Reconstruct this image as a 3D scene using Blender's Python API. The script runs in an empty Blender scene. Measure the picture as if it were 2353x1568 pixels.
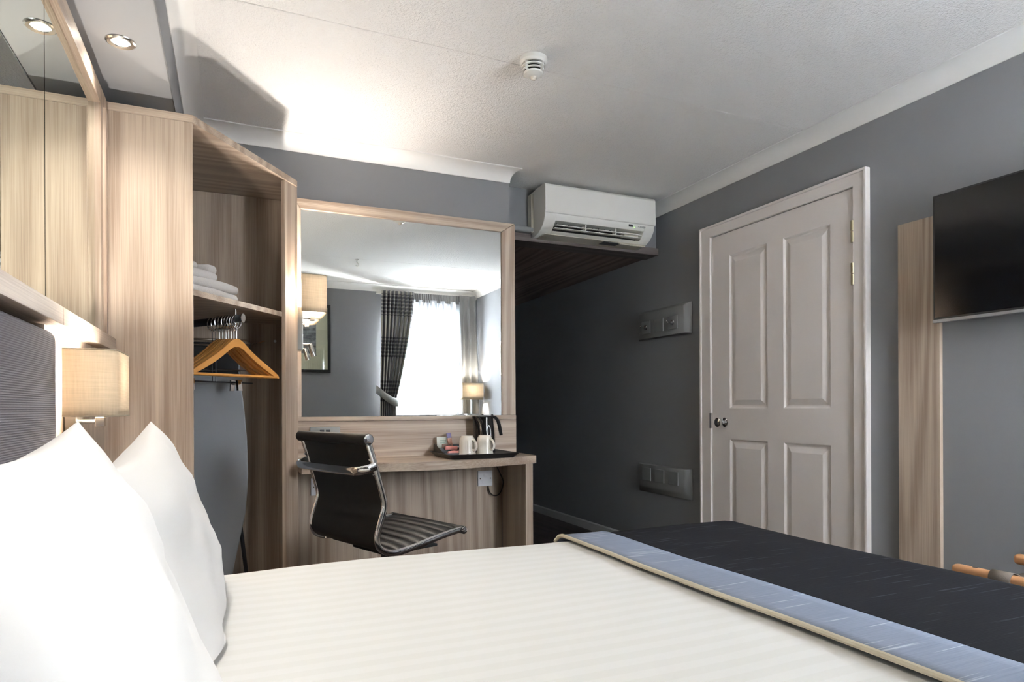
import bpy, bmesh, math, random
from mathutils import Vector, Matrix, noise
random.seed(7)
S = bpy.context.scene
COL = S.collection
PI = math.pi

# ------------------------------------------------------------------ camera
PSI = math.atan(646 / 1480.0)
cam = bpy.data.cameras.new('camera'); camo = bpy.data.objects.new('camera', cam); COL.objects.link(camo)
cam.sensor_width = 36.0; cam.sensor_fit = 'HORIZONTAL'
cam.lens = 1480 / 2353 * 36
cam.shift_y = (938 - 784) / 2353
cam.clip_start = 0.01
camo.matrix_world = Matrix.Translation((0, 0, .98)) @ Matrix.Rotation(-PSI, 4, 'Z') @ Matrix.Rotation(PI / 2, 4, 'X') @ Matrix.Rotation(-.0042, 4, 'Z')
S.camera = camo

# ------------------------------------------------------------------ world, daylight, exposure
w = bpy.data.worlds.new('sky'); S.world = w; w.use_nodes = True
w.node_tree.nodes['Background'].inputs[0].default_value = (.88, .94, 1, 1)
w.node_tree.nodes['Background'].inputs[1].default_value = 4.0

def area(name, loc, size, power, color, rot):
    l = bpy.data.lights.new(name, 'AREA'); l.shape = 'RECTANGLE'; l.size, l.size_y = size
    l.energy = power; l.color = color
    o = bpy.data.objects.new(name, l); COL.objects.link(o); o.location = loc; o.rotation_euler = rot
    o['kind'] = 'helper'
    return o
DAY = area('window_daylight', (1.95, -.80, 1.55), (1.0, 1.3), 640, (1, .985, .97), (PI / 2, 0, 0))   # daylight outside the window, shining in (+y)
P_BED, P_DESK, P_TABLE, P_DOWN = 6.5, 8.5, 9.0, 5.5
WARM = (1, .94, .86)
S.view_settings.view_transform = 'Standard'; S.view_settings.look = 'None'
S.view_settings.gamma = 1; S.view_settings.use_curve_mapping = False
S.view_settings.exposure = 1.78

# ------------------------------------------------------------------ material helpers
def srgb(r, g, b):
    f = lambda c: (c / 255 / 12.92) if c / 255 <= .04045 else ((c / 255 + .055) / 1.055) ** 2.4
    return (f(r), f(g), f(b), 1)
class NT:
    def __init__(s, name):
        s.m = bpy.data.materials.new(name); s.m.use_nodes = True; s.t = s.m.node_tree
        s.b = s.t.nodes['Principled BSDF']; s.out = s.t.nodes['Material Output']
    def n(s, typ, ins=None, **kw):
        x = s.t.nodes.new(typ)
        for k, v in kw.items(): setattr(x, k, v)
        for k, v in (ins or {}).items():
            if isinstance(v, bpy.types.NodeSocket): s.t.links.new(v, x.inputs[k])
            else: x.inputs[k].default_value = v
        return x
    def link(s, a, b): s.t.links.new(a, b)
    def math(s, op, a, b=0.0, c=0.0): return s.n('ShaderNodeMath', {0: a, 1: b, 2: c}, operation=op).outputs[0]
    def coord(s, kind='Object', scale=(1, 1, 1), rot=(0, 0, 0)):
        tc = s.n('ShaderNodeTexCoord')
        return s.n('ShaderNodeMapping', {'Vector': tc.outputs[kind], 'Scale': scale, 'Rotation': rot}).outputs[0]
    def noise(s, vec, scale, detail=3, rough=.5, dist=0):
        return s.n('ShaderNodeTexNoise', {'Vector': vec, 'Scale': scale, 'Detail': detail, 'Roughness': rough, 'Distortion': dist}).outputs[0]
    def ramp(s, fac, stops):
        r = s.n('ShaderNodeValToRGB', {0: fac}); e = r.color_ramp.elements
        e[0].position, e[0].color = stops[0]; e[1].position, e[1].color = stops[-1]
        for p, c in stops[1:-1]:
            k = e.new(p); k.color = c
        return r.outputs[0]
    def mix(s, f, a, b):
        x = s.n('ShaderNodeMix', {0: f}, data_type='RGBA')
        for i, v in ((6, a), (7, b)):
            if isinstance(v, bpy.types.NodeSocket): s.link(v, x.inputs[i])
            else: x.inputs[i].default_value = v
        return x.outputs[2]
    def bump(s, h, strength=.2, dist=.01):
        s.link(s.n('ShaderNodeBump', {'Height': h, 'Strength': strength, 'Distance': dist}).outputs[0], s.b.inputs['Normal'])
    def set(s, col=None, rough=None, metal=None, spec=None, coat=None, sheen=None):
        for k, v in (('Base Color', col), ('Roughness', rough), ('Metallic', metal), ('Specular IOR Level', spec), ('Coat Weight', coat), ('Sheen Weight', sheen)):
            if v is None: continue
            if isinstance(v, bpy.types.NodeSocket): s.link(v, s.b.inputs[k])
            else: s.b.inputs[k].default_value = v
        return s
M = {}
def plain(key, col, rough=.5, metal=0, spec=.5, coat=0, vary=.06, vscale=6, bump=0, bscale=200, bdist=.002, sheen=0):
    t = NT(key); v = t.coord()
    nz = t.noise(v, vscale, 3)
    c2 = tuple(min(1, x * (1 - vary)) for x in col[:3]) + (1,); c1 = tuple(min(1, x * (1 + vary)) for x in col[:3]) + (1,)
    t.set(t.mix(nz, c1, c2), rough, metal, spec, coat, sheen)
    if bump: t.bump(t.noise(v, bscale, 2), bump, bdist)
    M[key] = t.m; return t.m

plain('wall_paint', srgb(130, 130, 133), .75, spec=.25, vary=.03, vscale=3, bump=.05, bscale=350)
plain('white_paint', srgb(226, 220, 214), .38, vary=.012, vscale=4)
plain('cornice_paint', srgb(240, 238, 235), .55, vary=.012, vscale=4)
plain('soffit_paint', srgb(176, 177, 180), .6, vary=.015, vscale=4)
plain('door_paint', srgb(233, 225, 220), .35, vary=.012, vscale=3)
plain('white_plastic', srgb(236, 234, 228), .32, vary=.01, vscale=3)
plain('cream_plastic', srgb(222, 214, 198), .4, vary=.02)
plain('switch_white', srgb(232, 232, 236), .25, vary=.01)
plain('grey_plate', srgb(126, 126, 127), .6, spec=.35, vary=.02)
plain('chrome', (.80, .80, .80, 1), .08, 1, vary=.02)
plain('steel', (.62, .61, .59, 1), .28, 1, vary=.03)
plain('nickel', (.70, .68, .64, 1), .24, 1, vary=.03)
plain('brass', srgb(170, 160, 132), .3, 1, vary=.06, vscale=60)
plain('black_plastic', (.012, .012, .014, 1), .35, vary=.1)
plain('black_gloss', (.010, .009, .010, 1), .07, coat=.6, vary=.05)
plain('dark_void', (.01, .009, .008, 1), .8, vary=.1)
plain('screen', (.003, .003, .004, 1), .13, spec=.35, vary=.02)
plain('silver_bezel', srgb(150, 150, 152), .35, .6, vary=.02)
plain('ceramic', srgb(240, 232, 220), .12, coat=.5, vary=.01)
plain('leather', (.010, .009, .009, 1), .42, spec=.22, vary=.1, bump=.12, bscale=420)
plain('leather_back', (.0105, .0095, .009, 1), .46, spec=.4, vary=.12, bump=.08, bscale=500)
plain('cotton', srgb(228, 226, 224), .85, spec=.2, vary=.012, vscale=3, bump=.05, bscale=700, sheen=.15)
plain('towel', srgb(232, 228, 226), .95, spec=.1, vary=.03, bump=.9, bscale=420, bdist=.004, sheen=.4)
plain('hanger_wood', srgb(214, 148, 72), .42, vary=.12, vscale=18)
plain('rack_wood', srgb(196, 142, 98), .45, vary=.12, vscale=20)
plain('rack_web', srgb(110, 100, 92), .85, spec=.2, vary=.1, bump=.4, bscale=700)
plain('iron_cover', srgb(160, 162, 166), .8, spec=.2, vary=.03)
plain('dark_metal', (.05, .05, .055, 1), .35, .7, vary=.1)
plain('piping', srgb(196, 186, 164), .7, vary=.05)
plain('card_white', srgb(236, 240, 232), .6, vary=.02)
plain('sachet_pink', srgb(226, 150, 142), .5, vary=.1, vscale=80)
plain('sachet_brown', srgb(128, 104, 92), .6, vary=.08)
plain('sachet_silver', srgb(196, 198, 202), .3, .3, vary=.1, vscale=90)
plain('ink_green', srgb(150, 176, 164), .7, vary=.02)
plain('ink_dark', srgb(92, 92, 96), .6, vary=.02)
plain('cable', (.02, .012, .010, 1), .5, vary=.1)
plain('skirting', srgb(190, 188, 188), .5, vary=.02)
plain('frame_black', (.012, .012, .013, 1), .35, vary=.1)
plain('mount_cream', srgb(226, 220, 190), .8, vary=.02)
plain('curtain_silver', srgb(120, 120, 120), .42, spec=.5, vary=.06, bump=.2, bscale=300, sheen=.3)
plain('tie_silver', srgb(150, 150, 148), .35, spec=.6, vary=.05)
plain('dark_wood', srgb(48, 40, 36), .35, vary=.2, vscale=12)
plain('panel_grey', srgb(112, 114, 120), .6, vary=.02)
plain('mattress', srgb(215, 212, 206), .9, vary=.03)
plain('divan', srgb(66, 66, 72), .9, vary=.06, bump=.3, bscale=500)

def wood(key, axis='z', light=srgb(192, 174, 156), dark=srgb(150, 130, 114), rough=.42, rot=0, seed=0.0):
    t = NT(key)
    g, a = .16, 3.4
    sc = {'x': (g, a, a), 'y': (a, g, a), 'z': (a, a, g)}[axis]
    v0 = t.coord('Object', rot=(0, 0, rot))
    v0 = t.n('ShaderNodeVectorMath', {0: v0, 1: (seed, seed * .7, seed * 1.3)}, operation='ADD').outputs[0]
    v = t.n('ShaderNodeVectorMath', {0: v0, 1: sc}, operation='MULTIPLY').outputs[0]
    big = t.noise(v, .85, 1.5, .45)                     # contours of a stretched noise are the cathedral grain
    rings = t.math('SINE', t.math('MULTIPLY', big, 100.0))
    rings = t.math('MULTIPLY_ADD', rings, .5, .5)
    fs = {'x': (1.1, 110, 110), 'y': (110, 1.1, 110), 'z': (110, 110, 1.1)}[axis]
    fine = t.noise(t.n('ShaderNodeVectorMath', {0: v0, 1: fs}, operation='MULTIPLY').outputs[0], 3.0, 3, .6)
    ss = {'x': (.5, 11, 11), 'y': (11, .5, 11), 'z': (11, 11, .5)}[axis]
    streak = t.noise(t.n('ShaderNodeVectorMath', {0: v0, 1: ss}, operation='MULTIPLY').outputs[0], 1.6, 2, .5)
    f = t.math('ADD', t.math('MULTIPLY', rings, .22), t.math('ADD', t.math('MULTIPLY', fine, .62), t.math('MULTIPLY', streak, .34)))
    mid = tuple((light[i] * .55 + dark[i] * .45) for i in range(3)) + (1,)
    c = t.ramp(f, [(.38, light), (.56, mid), (.74, dark)])
    t.set(c, rough, spec=.4)
    t.bump(fine, .05, .001)
    M[key] = t.m
wood('wood_z', 'z'); wood('wood_z2', 'z', seed=3.7); wood('wood_z3', 'z', seed=8.3); wood('wood_x', 'x', seed=1.9); wood('wood_y', 'y', seed=5.1)
wood('wood_x2', 'x', seed=6.2)
wood('wood_dark', 'y', srgb(150, 126, 114), srgb(84, 64, 58), seed=2.2)
wood('floor_wood', 'y', srgb(74, 62, 58), srgb(38, 31, 30), .4)

# ceiling: stippled white
t = NT('ceiling_artex'); v = t.coord()
a = t.noise(v, 95, 3, .6, .6); b = t.noise(v, 190, 2)
t.set(srgb(244, 242, 240), .85, spec=.15); t.bump(t.math('ADD', t.math('MULTIPLY', t.math('POWER', a, 2.0), 1.6), t.math('MULTIPLY', b, .35)), .6, .008); M['ceiling'] = t.m
# headboard fabric: ribbed
t = NT('headboard_fabric'); v = t.coord()
sep = t.n('ShaderNodeSeparateXYZ', {0: v})
rib = t.math('SINE', t.math('MULTIPLY', sep.outputs[2], 2 * PI / .0045))
nz = t.noise(v, 60, 3); 
t.set(t.mix(nz, srgb(66, 61, 75), srgb(86, 81, 96)), .6, spec=.4, sheen=.25)
t.bump(t.math('ADD', rib, t.math('MULTIPLY', t.noise(v, 500, 2), 1.0)), .35, .0012); M['headboard'] = t.m
# linen lamp shade (lets some light through)
def shade_mat(key, col):
    t = NT(key); v = t.coord()
    wx = t.noise(t.n('ShaderNodeVectorMath', {0: v, 1: (260, 260, 14)}, operation='MULTIPLY').outputs[0], 1, 2)
    wz = t.noise(t.n('ShaderNodeVectorMath', {0: v, 1: (14, 14, 260)}, operation='MULTIPLY').outputs[0], 1, 2)
    f = t.math('MULTIPLY', t.math('ADD', wx, wz), .5)
    c = t.mix(f, tuple(x * .62 for x in col[:3]) + (1,), tuple(min(1, x * 1.3) for x in col[:3]) + (1,))
    d = t.n('ShaderNodeBsdfDiffuse', {'Color': c}); tr = t.n('ShaderNodeBsdfTranslucent', {'Color': t.mix(.6, c, (.62, .57, .50, 1))})
    t.link(t.n('ShaderNodeMixShader', {0: .22, 1: d.outputs[0], 2: tr.outputs[0]}).outputs[0], t.out.inputs[0]); M[key] = t.m
shade_mat('linen', srgb(188, 176, 156))
def emit(key, col, strength):
    t = NT(key); e = t.n('ShaderNodeEmission', {'Color': col, 'Strength': strength}); t.link(e.outputs[0], t.out.inputs[0]); M[key] = t.m
emit('bulb', (1, .86, .70, 1), 14); emit('downlight_lens', (1, .9, .76, 1), 16); emit('led_green', (.4, 1, .2, 1), 3); emit('spot_lens', (1, .9, .78, 1), 10)
# mirror and glass
for key, c in (('mirror', (.86, .88, .86, 1)), ('mirror_green', (.80, .86, .80, 1))):
    t = NT(key); t.set(c, .0, 1); M[key] = t.m
t = NT('clear_glass'); g = t.n('ShaderNodeBsdfGlossy', {'Color': (1, 1, 1, 1), 'Roughness': .02}); tr = t.n('ShaderNodeBsdfTransparent', {'Color': (.95, .97, .98, 1)})
t.link(t.n('ShaderNodeMixShader', {0: .08, 1: tr.outputs[0], 2: g.outputs[0]}).outputs[0], t.out.inputs[0]); M['glass'] = t.m
# sheer voile
t = NT('voile'); tr = t.n('ShaderNodeBsdfTransparent', {'Color': (1, 1, 1, 1)}); tl = t.n('ShaderNodeBsdfTranslucent', {'Color': (.72, .76, .81, 1)}); d = t.n('ShaderNodeBsdfDiffuse', {'Color': (.66, .68, .71, 1)})
m1 = t.n('ShaderNodeMixShader', {0: .64, 1: tl.outputs[0], 2: d.outputs[0]})
t.link(t.n('ShaderNodeMixShader', {0: .95, 1: tr.outputs[0], 2: m1.outputs[0]}).outputs[0], t.out.inputs[0]); M['voile'] = t.m
# duvet: satin stripe
t = NT('duvet_cotton'); v = t.coord(); sep = t.n('ShaderNodeSeparateXYZ', {0: v})
st = t.math('GREATER_THAN', t.math('FRACT', t.math('DIVIDE', sep.outputs[1], .045)), .5)
t.set(t.mix(st, srgb(226, 225, 222), srgb(222, 221, 217)), t.math('MULTIPLY_ADD', st, -.12, .8), spec=.25, sheen=.1); t.bump(t.noise(v, 700, 2), .05, .001); M['duvet'] = t.m
# runner
def slub(key, c1, c2, c3):
    t = NT(key); v = t.coord()
    s1 = t.noise(t.n('ShaderNodeVectorMath', {0: v, 1: (9, 420, 420)}, operation='MULTIPLY').outputs[0], 1, 2)
    s2 = t.noise(t.n('ShaderNodeVectorMath', {0: v, 1: (5, 150, 150)}, operation='MULTIPLY').outputs[0], 1, 1)
    c = t.mix(s1, c1, c2)
    c = t.mix(t.ramp(s2, [(.66, (0, 0, 0, 1)), (.74, (1, 1, 1, 1))]), c, c3)
    t.set(c, .75, spec=.15, sheen=.0); t.bump(s1, .25, .002); M[key] = t.m
slub('runner_dark', srgb(18, 18, 22), srgb(32, 32, 38), srgb(66, 66, 74))
slub('runner_band', srgb(116, 124, 142), srgb(140, 148, 164), srgb(172, 178, 190))
# plaid curtain
t = NT('plaid'); tc = t.n('ShaderNodeTexCoord'); so = t.n('ShaderNodeSeparateXYZ', {0: tc.outputs['Object']}); su = t.n('ShaderNodeSeparateXYZ', {0: tc.outputs['UV']})
z = so.outputs[2]
grp = t.math('LESS_THAN', t.math('FRACT', t.math('DIVIDE', t.math('SUBTRACT', z, .58), .47)), .50)
hl = t.math('MULTIPLY', t.math('LESS_THAN', t.math('FRACT', t.math('DIVIDE', z, .040)), .42), grp)
vs = t.math('LESS_THAN', t.math('FRACT', t.math('MULTIPLY', su.outputs[0], 8)), .40)
val = t.math('ADD', t.math('MULTIPLY', t.math('SUBTRACT', 1, grp), .40), t.math('ADD', t.math('MULTIPLY', hl, .36), t.math('MULTIPLY', vs, .40)))
t.set(t.ramp(val, [(0, srgb(44, 44, 50)), (.4, srgb(104, 104, 108)), (.8, srgb(176, 172, 162)), (1, srgb(206, 202, 190))]), .6, spec=.3, sheen=.2); t.bump(t.noise(tc.outputs['Object'], 400, 2), .15, .001); M['plaid'] = t.m
# monochrome photograph of a street
t = NT('photo_print'); v = t.coord(); sep = t.n('ShaderNodeSeparateXYZ', {0: v})
n1 = t.noise(t.n('ShaderNodeVectorMath', {0: v, 1: (9, 1, 16)}, operation='MULTIPLY').outputs[0], 1, 5, .6)
bl = t.n('ShaderNodeTexBrick', {'Vector': t.n('ShaderNodeCombineXYZ', {0: sep.outputs[0], 1: sep.outputs[2], 2: 0.0}).outputs[0], 'Scale': 9, 'Color1': (.05, .05, .05, 1), 'Color2': (.35, .35, .35, 1), 'Mortar': (.01, .01, .01, 1)}).outputs[0]
c = t.mix(.5, t.ramp(n1, [(.35, (.01, .01, .01, 1)), (.7, (.75, .75, .75, 1))]), bl)
t.set(c, .25); M['photo'] = t.m
# chocolate bar wrapper
t = NT('wrapper'); v = t.coord(); sep = t.n('ShaderNodeSeparateXYZ', {0: v})
c = t.mix(t.math('GREATER_THAN', sep.outputs[2], .068), t.mix(t.noise(v, 130, 3), srgb(120, 70, 60), srgb(206, 150, 120)), srgb(66, 34, 110)); t.set(c, .35); M['wrapper'] = t.m
# brushed steel plates
t = NT('brushed'); v = t.coord(scale=(20, 20, 900)); t.set(srgb(132, 129, 124), t.math('MULTIPLY_ADD', t.noise(v, 1, 2), .2, .25), 1); M['brushed'] = t.m

# ------------------------------------------------------------------ mesh helpers
class B:
    def __init__(s): s.bm = bmesh.new()
    def _add(s, vs, fs):
        v = [s.bm.verts.new(p) for p in vs]; out = []
        for f in fs:
            try: out.append(s.bm.faces.new([v[i] for i in f]))
            except ValueError: pass
        return v, out
    def box(s, x0, x1, y0, y1, z0, z1, mat=None):
        vs = [(x, y, z) for z in (z0, z1) for y in (y0, y1) for x in (x0, x1)]
        if mat is not None: vs = [mat @ Vector(p) for p in vs]
        s._add(vs, [(0, 2, 3, 1), (4, 5, 7, 6), (0, 1, 5, 4), (2, 6, 7, 3), (0, 4, 6, 2), (1, 3, 7, 5)]); return s
    def prism(s, poly, lo, hi, plane='xy'):
        n = len(poly)
        f = {'xy': lambda a, b, c: (a, b, c), 'yz': lambda a, b, c: (c, a, b), 'xz': lambda a, b, c: (a, c, b)}[plane]
        vs = [f(a, b, lo) for a, b in poly] + [f(a, b, hi) for a, b in poly]
        s._add(vs, [tuple(range(n))[::-1], tuple(range(n, 2 * n))] + [(i, (i + 1) % n, n + (i + 1) % n, n + i) for i in range(n)]); return s
    def tube(s, pts, r, seg=10, closed=False, caps=True, flat=None):
        pts = [Vector(p) for p in pts]; n = len(pts)
        rs = r if isinstance(r, (list, tuple)) else [r] * n
        rings = []; up = None
        for i, p in enumerate(pts):
            a = pts[i - 1] if (i > 0 or closed) else p; b = pts[(i + 1) % n] if (i < n - 1 or closed) else p
            d = (b - a).normalized()
            if up is None:
                up = Vector((0, 0, 1)) if abs(d.z) < .9 else Vector((1, 0, 0))
            sx = d.cross(up)
            if sx.length < 1e-6: sx = d.orthogonal()
            sx.normalize(); up = sx.cross(d).normalized()
            k = flat or (1, 1)
            rings.append([s.bm.verts.new(p + sx * math.cos(2 * PI * j / seg) * rs[i] * k[0] + up * math.sin(2 * PI * j / seg) * rs[i] * k[1]) for j in range(seg)])
        m = n if closed else n - 1
        for i in range(m):
            A, C = rings[i], rings[(i + 1) % n]
            for j in range(seg):
                s.bm.faces.new((A[j], A[(j + 1) % seg], C[(j + 1) % seg], C[j]))
        if caps and not closed:
            s.bm.faces.new(rings[0][::-1]); s.bm.faces.new(rings[-1])
        return s
    def cyl(s, p0, p1, r, r2=None, seg=20): return s.tube([p0, p1], [r, r if r2 is None else r2], seg)
    def lathe(s, prof, c=(0, 0, 0), axis=(0, 0, 1), seg=28, caps=False):
        q = Vector((0, 0, 1)).rotation_difference(Vector(axis).normalized()); c = Vector(c); rings = []
        for r, z in prof:
            rings.append([s.bm.verts.new(c + q @ Vector((max(r, 1e-5) * math.cos(2 * PI * j / seg), max(r, 1e-5) * math.sin(2 * PI * j / seg), z))) for j in range(seg)])
        for A, C in zip(rings, rings[1:]):
            for j in range(seg): s.bm.faces.new((A[j], A[(j + 1) % seg], C[(j + 1) % seg], C[j]))
        if caps: s.bm.faces.new(rings[0][::-1]); s.bm.faces.new(rings[-1])
        return s
    def grid(s, P):
        vs = [[s.bm.verts.new(p) for p in row] for row in P]
        for a, b in zip(vs, vs[1:]):
            for i in range(len(a) - 1): s.bm.faces.new((a[i], a[i + 1], b[i + 1], b[i]))
        return vs
    def rbox(s, x0, x1, y0, y1, z0, z1, r, n=(6, 6, 6), disp=0, dscale=3, seed=0):
        c = Vector(((x0 + x1) / 2, (y0 + y1) / 2, (z0 + z1) / 2)); h = Vector(((x1 - x0) / 2, (y1 - y0) / 2, (z1 - z0) / 2))
        r = min(r, h.x, h.y, h.z)
        def ticks(hh, k):
            e = [-hh + r * (1 - math.cos(i / 4 * PI / 2)) * 1.0 for i in range(5)]
            core = [-hh + r + (2 * hh - 2 * r) * i / k for i in range(1, k)]
            return e + core + [-q for q in e[::-1]] if hh > r + 1e-9 else e + [-q for q in e[-2::-1]]
        T = [ticks(h[i], n[i]) for i in range(3)]
        def proj(p):
            core = Vector([max(-h[i] + r, min(h[i] - r, p[i])) for i in range(3)]); d = p - core
            if d.length > 1e-9: p = core + d.normalized() * r
            q = c + p
            if disp: q = q + (d.normalized() if d.length > 1e-9 else Vector((0, 0, 0))) * disp * noise.noise(q * dscale + Vector((seed, seed, seed)))
            return q
        for ax in range(3):
            u, v = [(1, 2), (2, 0), (0, 1)][ax]
            for sg in (-1, 1):
                P = []
                for a in T[u]:
                    row = []
                    for b in T[v]:
                        p = Vector((0, 0, 0)); p[ax] = sg * h[ax]; p[u] = a; p[v] = b; row.append(proj(p))
                    P.append(row)
                if sg < 0: P = P[::-1]
                s.grid(P)
        bmesh.ops.remove_doubles(s.bm, verts=s.bm.verts, dist=1e-5); return s
    def xf(s, mat): bmesh.ops.transform(s.bm, matrix=mat, verts=s.bm.verts); return s
    def build(s, name, mat, parent=None, bevel=0, segs=2, angle=35, smooth=True, subdiv=0):
        bm = s.bm
        bmesh.ops.recalc_face_normals(bm, faces=bm.faces)
        if bevel:
            es = [e for e in bm.edges if len(e.link_faces) == 2 and e.calc_face_angle(0) > math.radians(30)]
            bmesh.ops.bevel(bm, geom=es, offset=bevel, segments=segs, profile=.6, affect='EDGES', clamp_overlap=True)
        me = bpy.data.meshes.new(name)
        for f in bm.faces: f.smooth = smooth
        for e in bm.edges:
            if len(e.link_faces) == 2 and e.calc_face_angle(0) > math.radians(angle): e.smooth = False
        bm.to_mesh(me); bm.free()
        me.materials.append(M[mat])
        o = bpy.data.objects.new(name, me); COL.objects.link(o); o.parent = parent
        if bevel:
            md = o.modifiers.new('normals', 'WEIGHTED_NORMAL'); md.weight = 80; md.keep_sharp = True
        if subdiv:
            md = o.modifiers.new('subdivision', 'SUBSURF'); md.levels = md.render_levels = subdiv
        return o
def tag(o, label, cat, group=None):
    o['label'] = label; o['category'] = cat
    if group: o['group'] = group
    return o
def thing(name, label, cat, loc=(0, 0, 0), rotz=0, group=None):
    o = bpy.data.objects.new(name, None); COL.objects.link(o); o.location = loc; o.rotation_euler = (0, 0, rotz); o.empty_display_size = .05
    return tag(o, label, cat, group)
def struct(o, label=None):
    o['kind'] = 'structure'
    if label: o['label'] = label
    return o
def dup(root, loc, rotz, label=None):
    r = root.copy(); COL.objects.link(r); r.location = loc; r.rotation_euler = (0, 0, rotz)
    if label: r['label'] = label
    for ch in list(root.children):
        c = ch.copy(); COL.objects.link(c); c.parent = r
        for g in ch.children:
            d = g.copy(); COL.objects.link(d); d.parent = c
    return r
def light(name, kind, loc, power, color, parent=None, radius=.03, **kw):
    l = bpy.data.lights.new(name, kind); l.energy = power; l.color = color; l.shadow_soft_size = radius
    for k, v in kw.items(): setattr(l, k, v)
    o = bpy.data.objects.new(name, l); COL.objects.link(o); o.location = loc; o.parent = parent; return o
def smooth_path(pts, k=6):
    pts = [Vector(p) for p in pts]; out = []
    for i in range(len(pts) - 1):
        p0, p1, p2, p3 = pts[max(i - 1, 0)], pts[i], pts[i + 1], pts[min(i + 2, len(pts) - 1)]
        for j in range(k):
            u = j / k
            out.append(.5 * ((2 * p1) + (p2 - p0) * u + (2 * p0 - 5 * p1 + 4 * p2 - p3) * u * u + (3 * p1 - p0 - 3 * p2 + p3) * u ** 3))
    return out + [pts[-1]]

# ------------------------------------------------------------------ room
XL, XR, YF, YB, YE, ZC = -.43, 2.64, -.42, 3.374, 6.6, 2.33
XC = 1.46            # corner of the back wall, where the entrance passage starts
struct(B().box(XL - .1, XR + .1, YF - .12, YE + .1, -.1, 0).build('floor', 'floor_wood'), 'dark wood-effect floor')
ceil = struct(B().box(XL - .1, XR + .1, YF - .12, YE + .1, ZC + .004, ZC + .1).build('ceiling', 'ceiling'), 'white stippled ceiling with fine board joints')
jy = [YF, .76, 2.31, 3.62]
for a_, b_ in zip(jy, jy[1:]):
    B().box(XL, XR, a_ + .0015, b_ - .0015, ZC, ZC + .006).build('ceiling_board', 'ceiling', ceil, bevel=.0015, segs=1)
struct(B().box(XL - .1, XL, YF - .1, YB + .1, 0, ZC).build('wall_left', 'wall_paint'), 'grey painted wall behind the bed head')
struct(B().box(XL - .1, XC, YB, YE, 0, ZC + .002).build('wall_back', 'wall_paint'), 'grey painted wall behind the desk mirror')
struct(B().box(XR, XR + .1, YF - .1, YE, 0, ZC).build('wall_right', 'wall_paint'), 'dark grey painted wall with the door and television')
struct(B().box(XC, XR, YE, YE + .1, 0, ZC).build('wall_end', 'wall_paint'), 'dark end wall of the entrance passage')
WX0, WX1, WZ0, WZ1 = 1.58, 2.34, .93, 2.02
wf = B()
wf.box(XL - .1, WX0, YF - .1, YF, 0, ZC); wf.box(WX1, XR + .1, YF - .1, YF, 0, ZC); wf.box(WX0, WX1, YF - .1, YF, 0, WZ0); wf.box(WX0, WX1, YF - .1, YF, WZ1, ZC)
struct(wf.build('wall_front', 'wall_paint'), 'grey painted wall with the window')
# bulkhead over the passage with wood-effect lining
struct(B().box(XC, XR, 3.60, 3.70, 2.05, ZC).build('wall_bulkhead', 'wall_paint'), 'grey bulkhead face behind the air conditioner')
lin = struct(B().box(XC, XR, 3.72, YE, 2.012, 2.04).build('ceiling_passage', 'wood_dark'), 'brown wood-effect lining under the passage bulkhead')
wood('wood_trim', 'x', srgb(116, 107, 104), srgb(84, 75, 72), seed=4)
struct(B().box(XC, XR, 3.575, 3.722, 2.002, 2.05).build('trim_1', 'wood_trim', bevel=.002), 'grey-brown wood-effect edge board under the air conditioner')
# soffit above the bed head
struct(B().box(XL, -.187, YF, YB, 2.09, ZC).build('ceiling_soffit', 'soffit_paint', bevel=.003), 'grey boxed soffit with downlights above the bed head')
B().box(-.187, -.184, YF, YB, 2.088, ZC - .06).build('shaded_fascia', 'wall_paint', bpy.data.objects['ceiling_soffit'])  # thin darker board: fascia's shade put into colour, against the lit underside

def cove(d=.068, p=.077, n=8):
    # profile in (out, z): wall side at out=0
    pts = [(0, ZC), (0, ZC - d), (.006, ZC - d)]
    for i in range(n + 1):
        a = i / n * PI / 2
        pts.append((.006 + (p - .012) * (1 - math.cos(a)), ZC - d + .004 + (d - .010) * math.sin(a)))
    pts += [(p, ZC - .005), (p, ZC)]
    return pts
def cornice(name, p0, p1, out, e0=0, e1=0, label=None):
    p0, p1, out = Vector(p0), Vector(p1), Vector(out); d = (p1 - p0).normalized(); b = B(); prof = cove()
    R0 = [b.bm.verts.new((*(p0 + out * o - d * (o * e0)), z)) for o, z in prof]
    R1 = [b.bm.verts.new((*(p1 + out * o + d * (o * e1)), z)) for o, z in prof]
    n = len(prof)
    for i in range(n): b.bm.faces.new((R0[i], R0[(i + 1) % n], R1[(i + 1) % n], R1[i]))
    b.bm.faces.new(R0); b.bm.faces.new(R1[::-1])
    return struct(b.build(name, 'cornice_paint', angle=25), label)
cornice('trim_2', (-.187, YB), (XC, YB), (0, -1), -1, .65, 'white coved cornice above the desk mirror')
cornice('trim_3', (XR, YF), (XR, 3.60), (-1, 0), -1, 0, 'white coved cornice along the wall above the door')
cornice('trim_4', (-.187, YF), (-.187, YB), (1, 0), -1, -1, 'white coved cornice along the soffit edge')
cornice('trim_5', (-.187, YF), (XR, YF), (0, 1), -1, -1, 'white coved cornice above the window')
struct(B().prism([(XR, 0), (XR, .066), (XR - .006, .066), (XR - .014, .058), (XR - .014, 0)], 3.135, YE, 'xz').build('baseboard_right', 'skirting'), 'pale grey skirting board running down the passage')
struct(B().prism([(XR, 0), (XR, .066), (XR - .006, .066), (XR - .014, .058), (XR - .014, 0)], YF, 2.0, 'xz').build('baseboard_right_2', 'skirting'), 'pale grey skirting board below the television')

# ------------------------------------------------------------------ door
dr = bpy.data.objects.new('door_1', None); COL.objects.link(dr); dr.location = (XR, 2.57, 0); struct(dr, 'white four-panel door in a white moulded frame')
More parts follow.
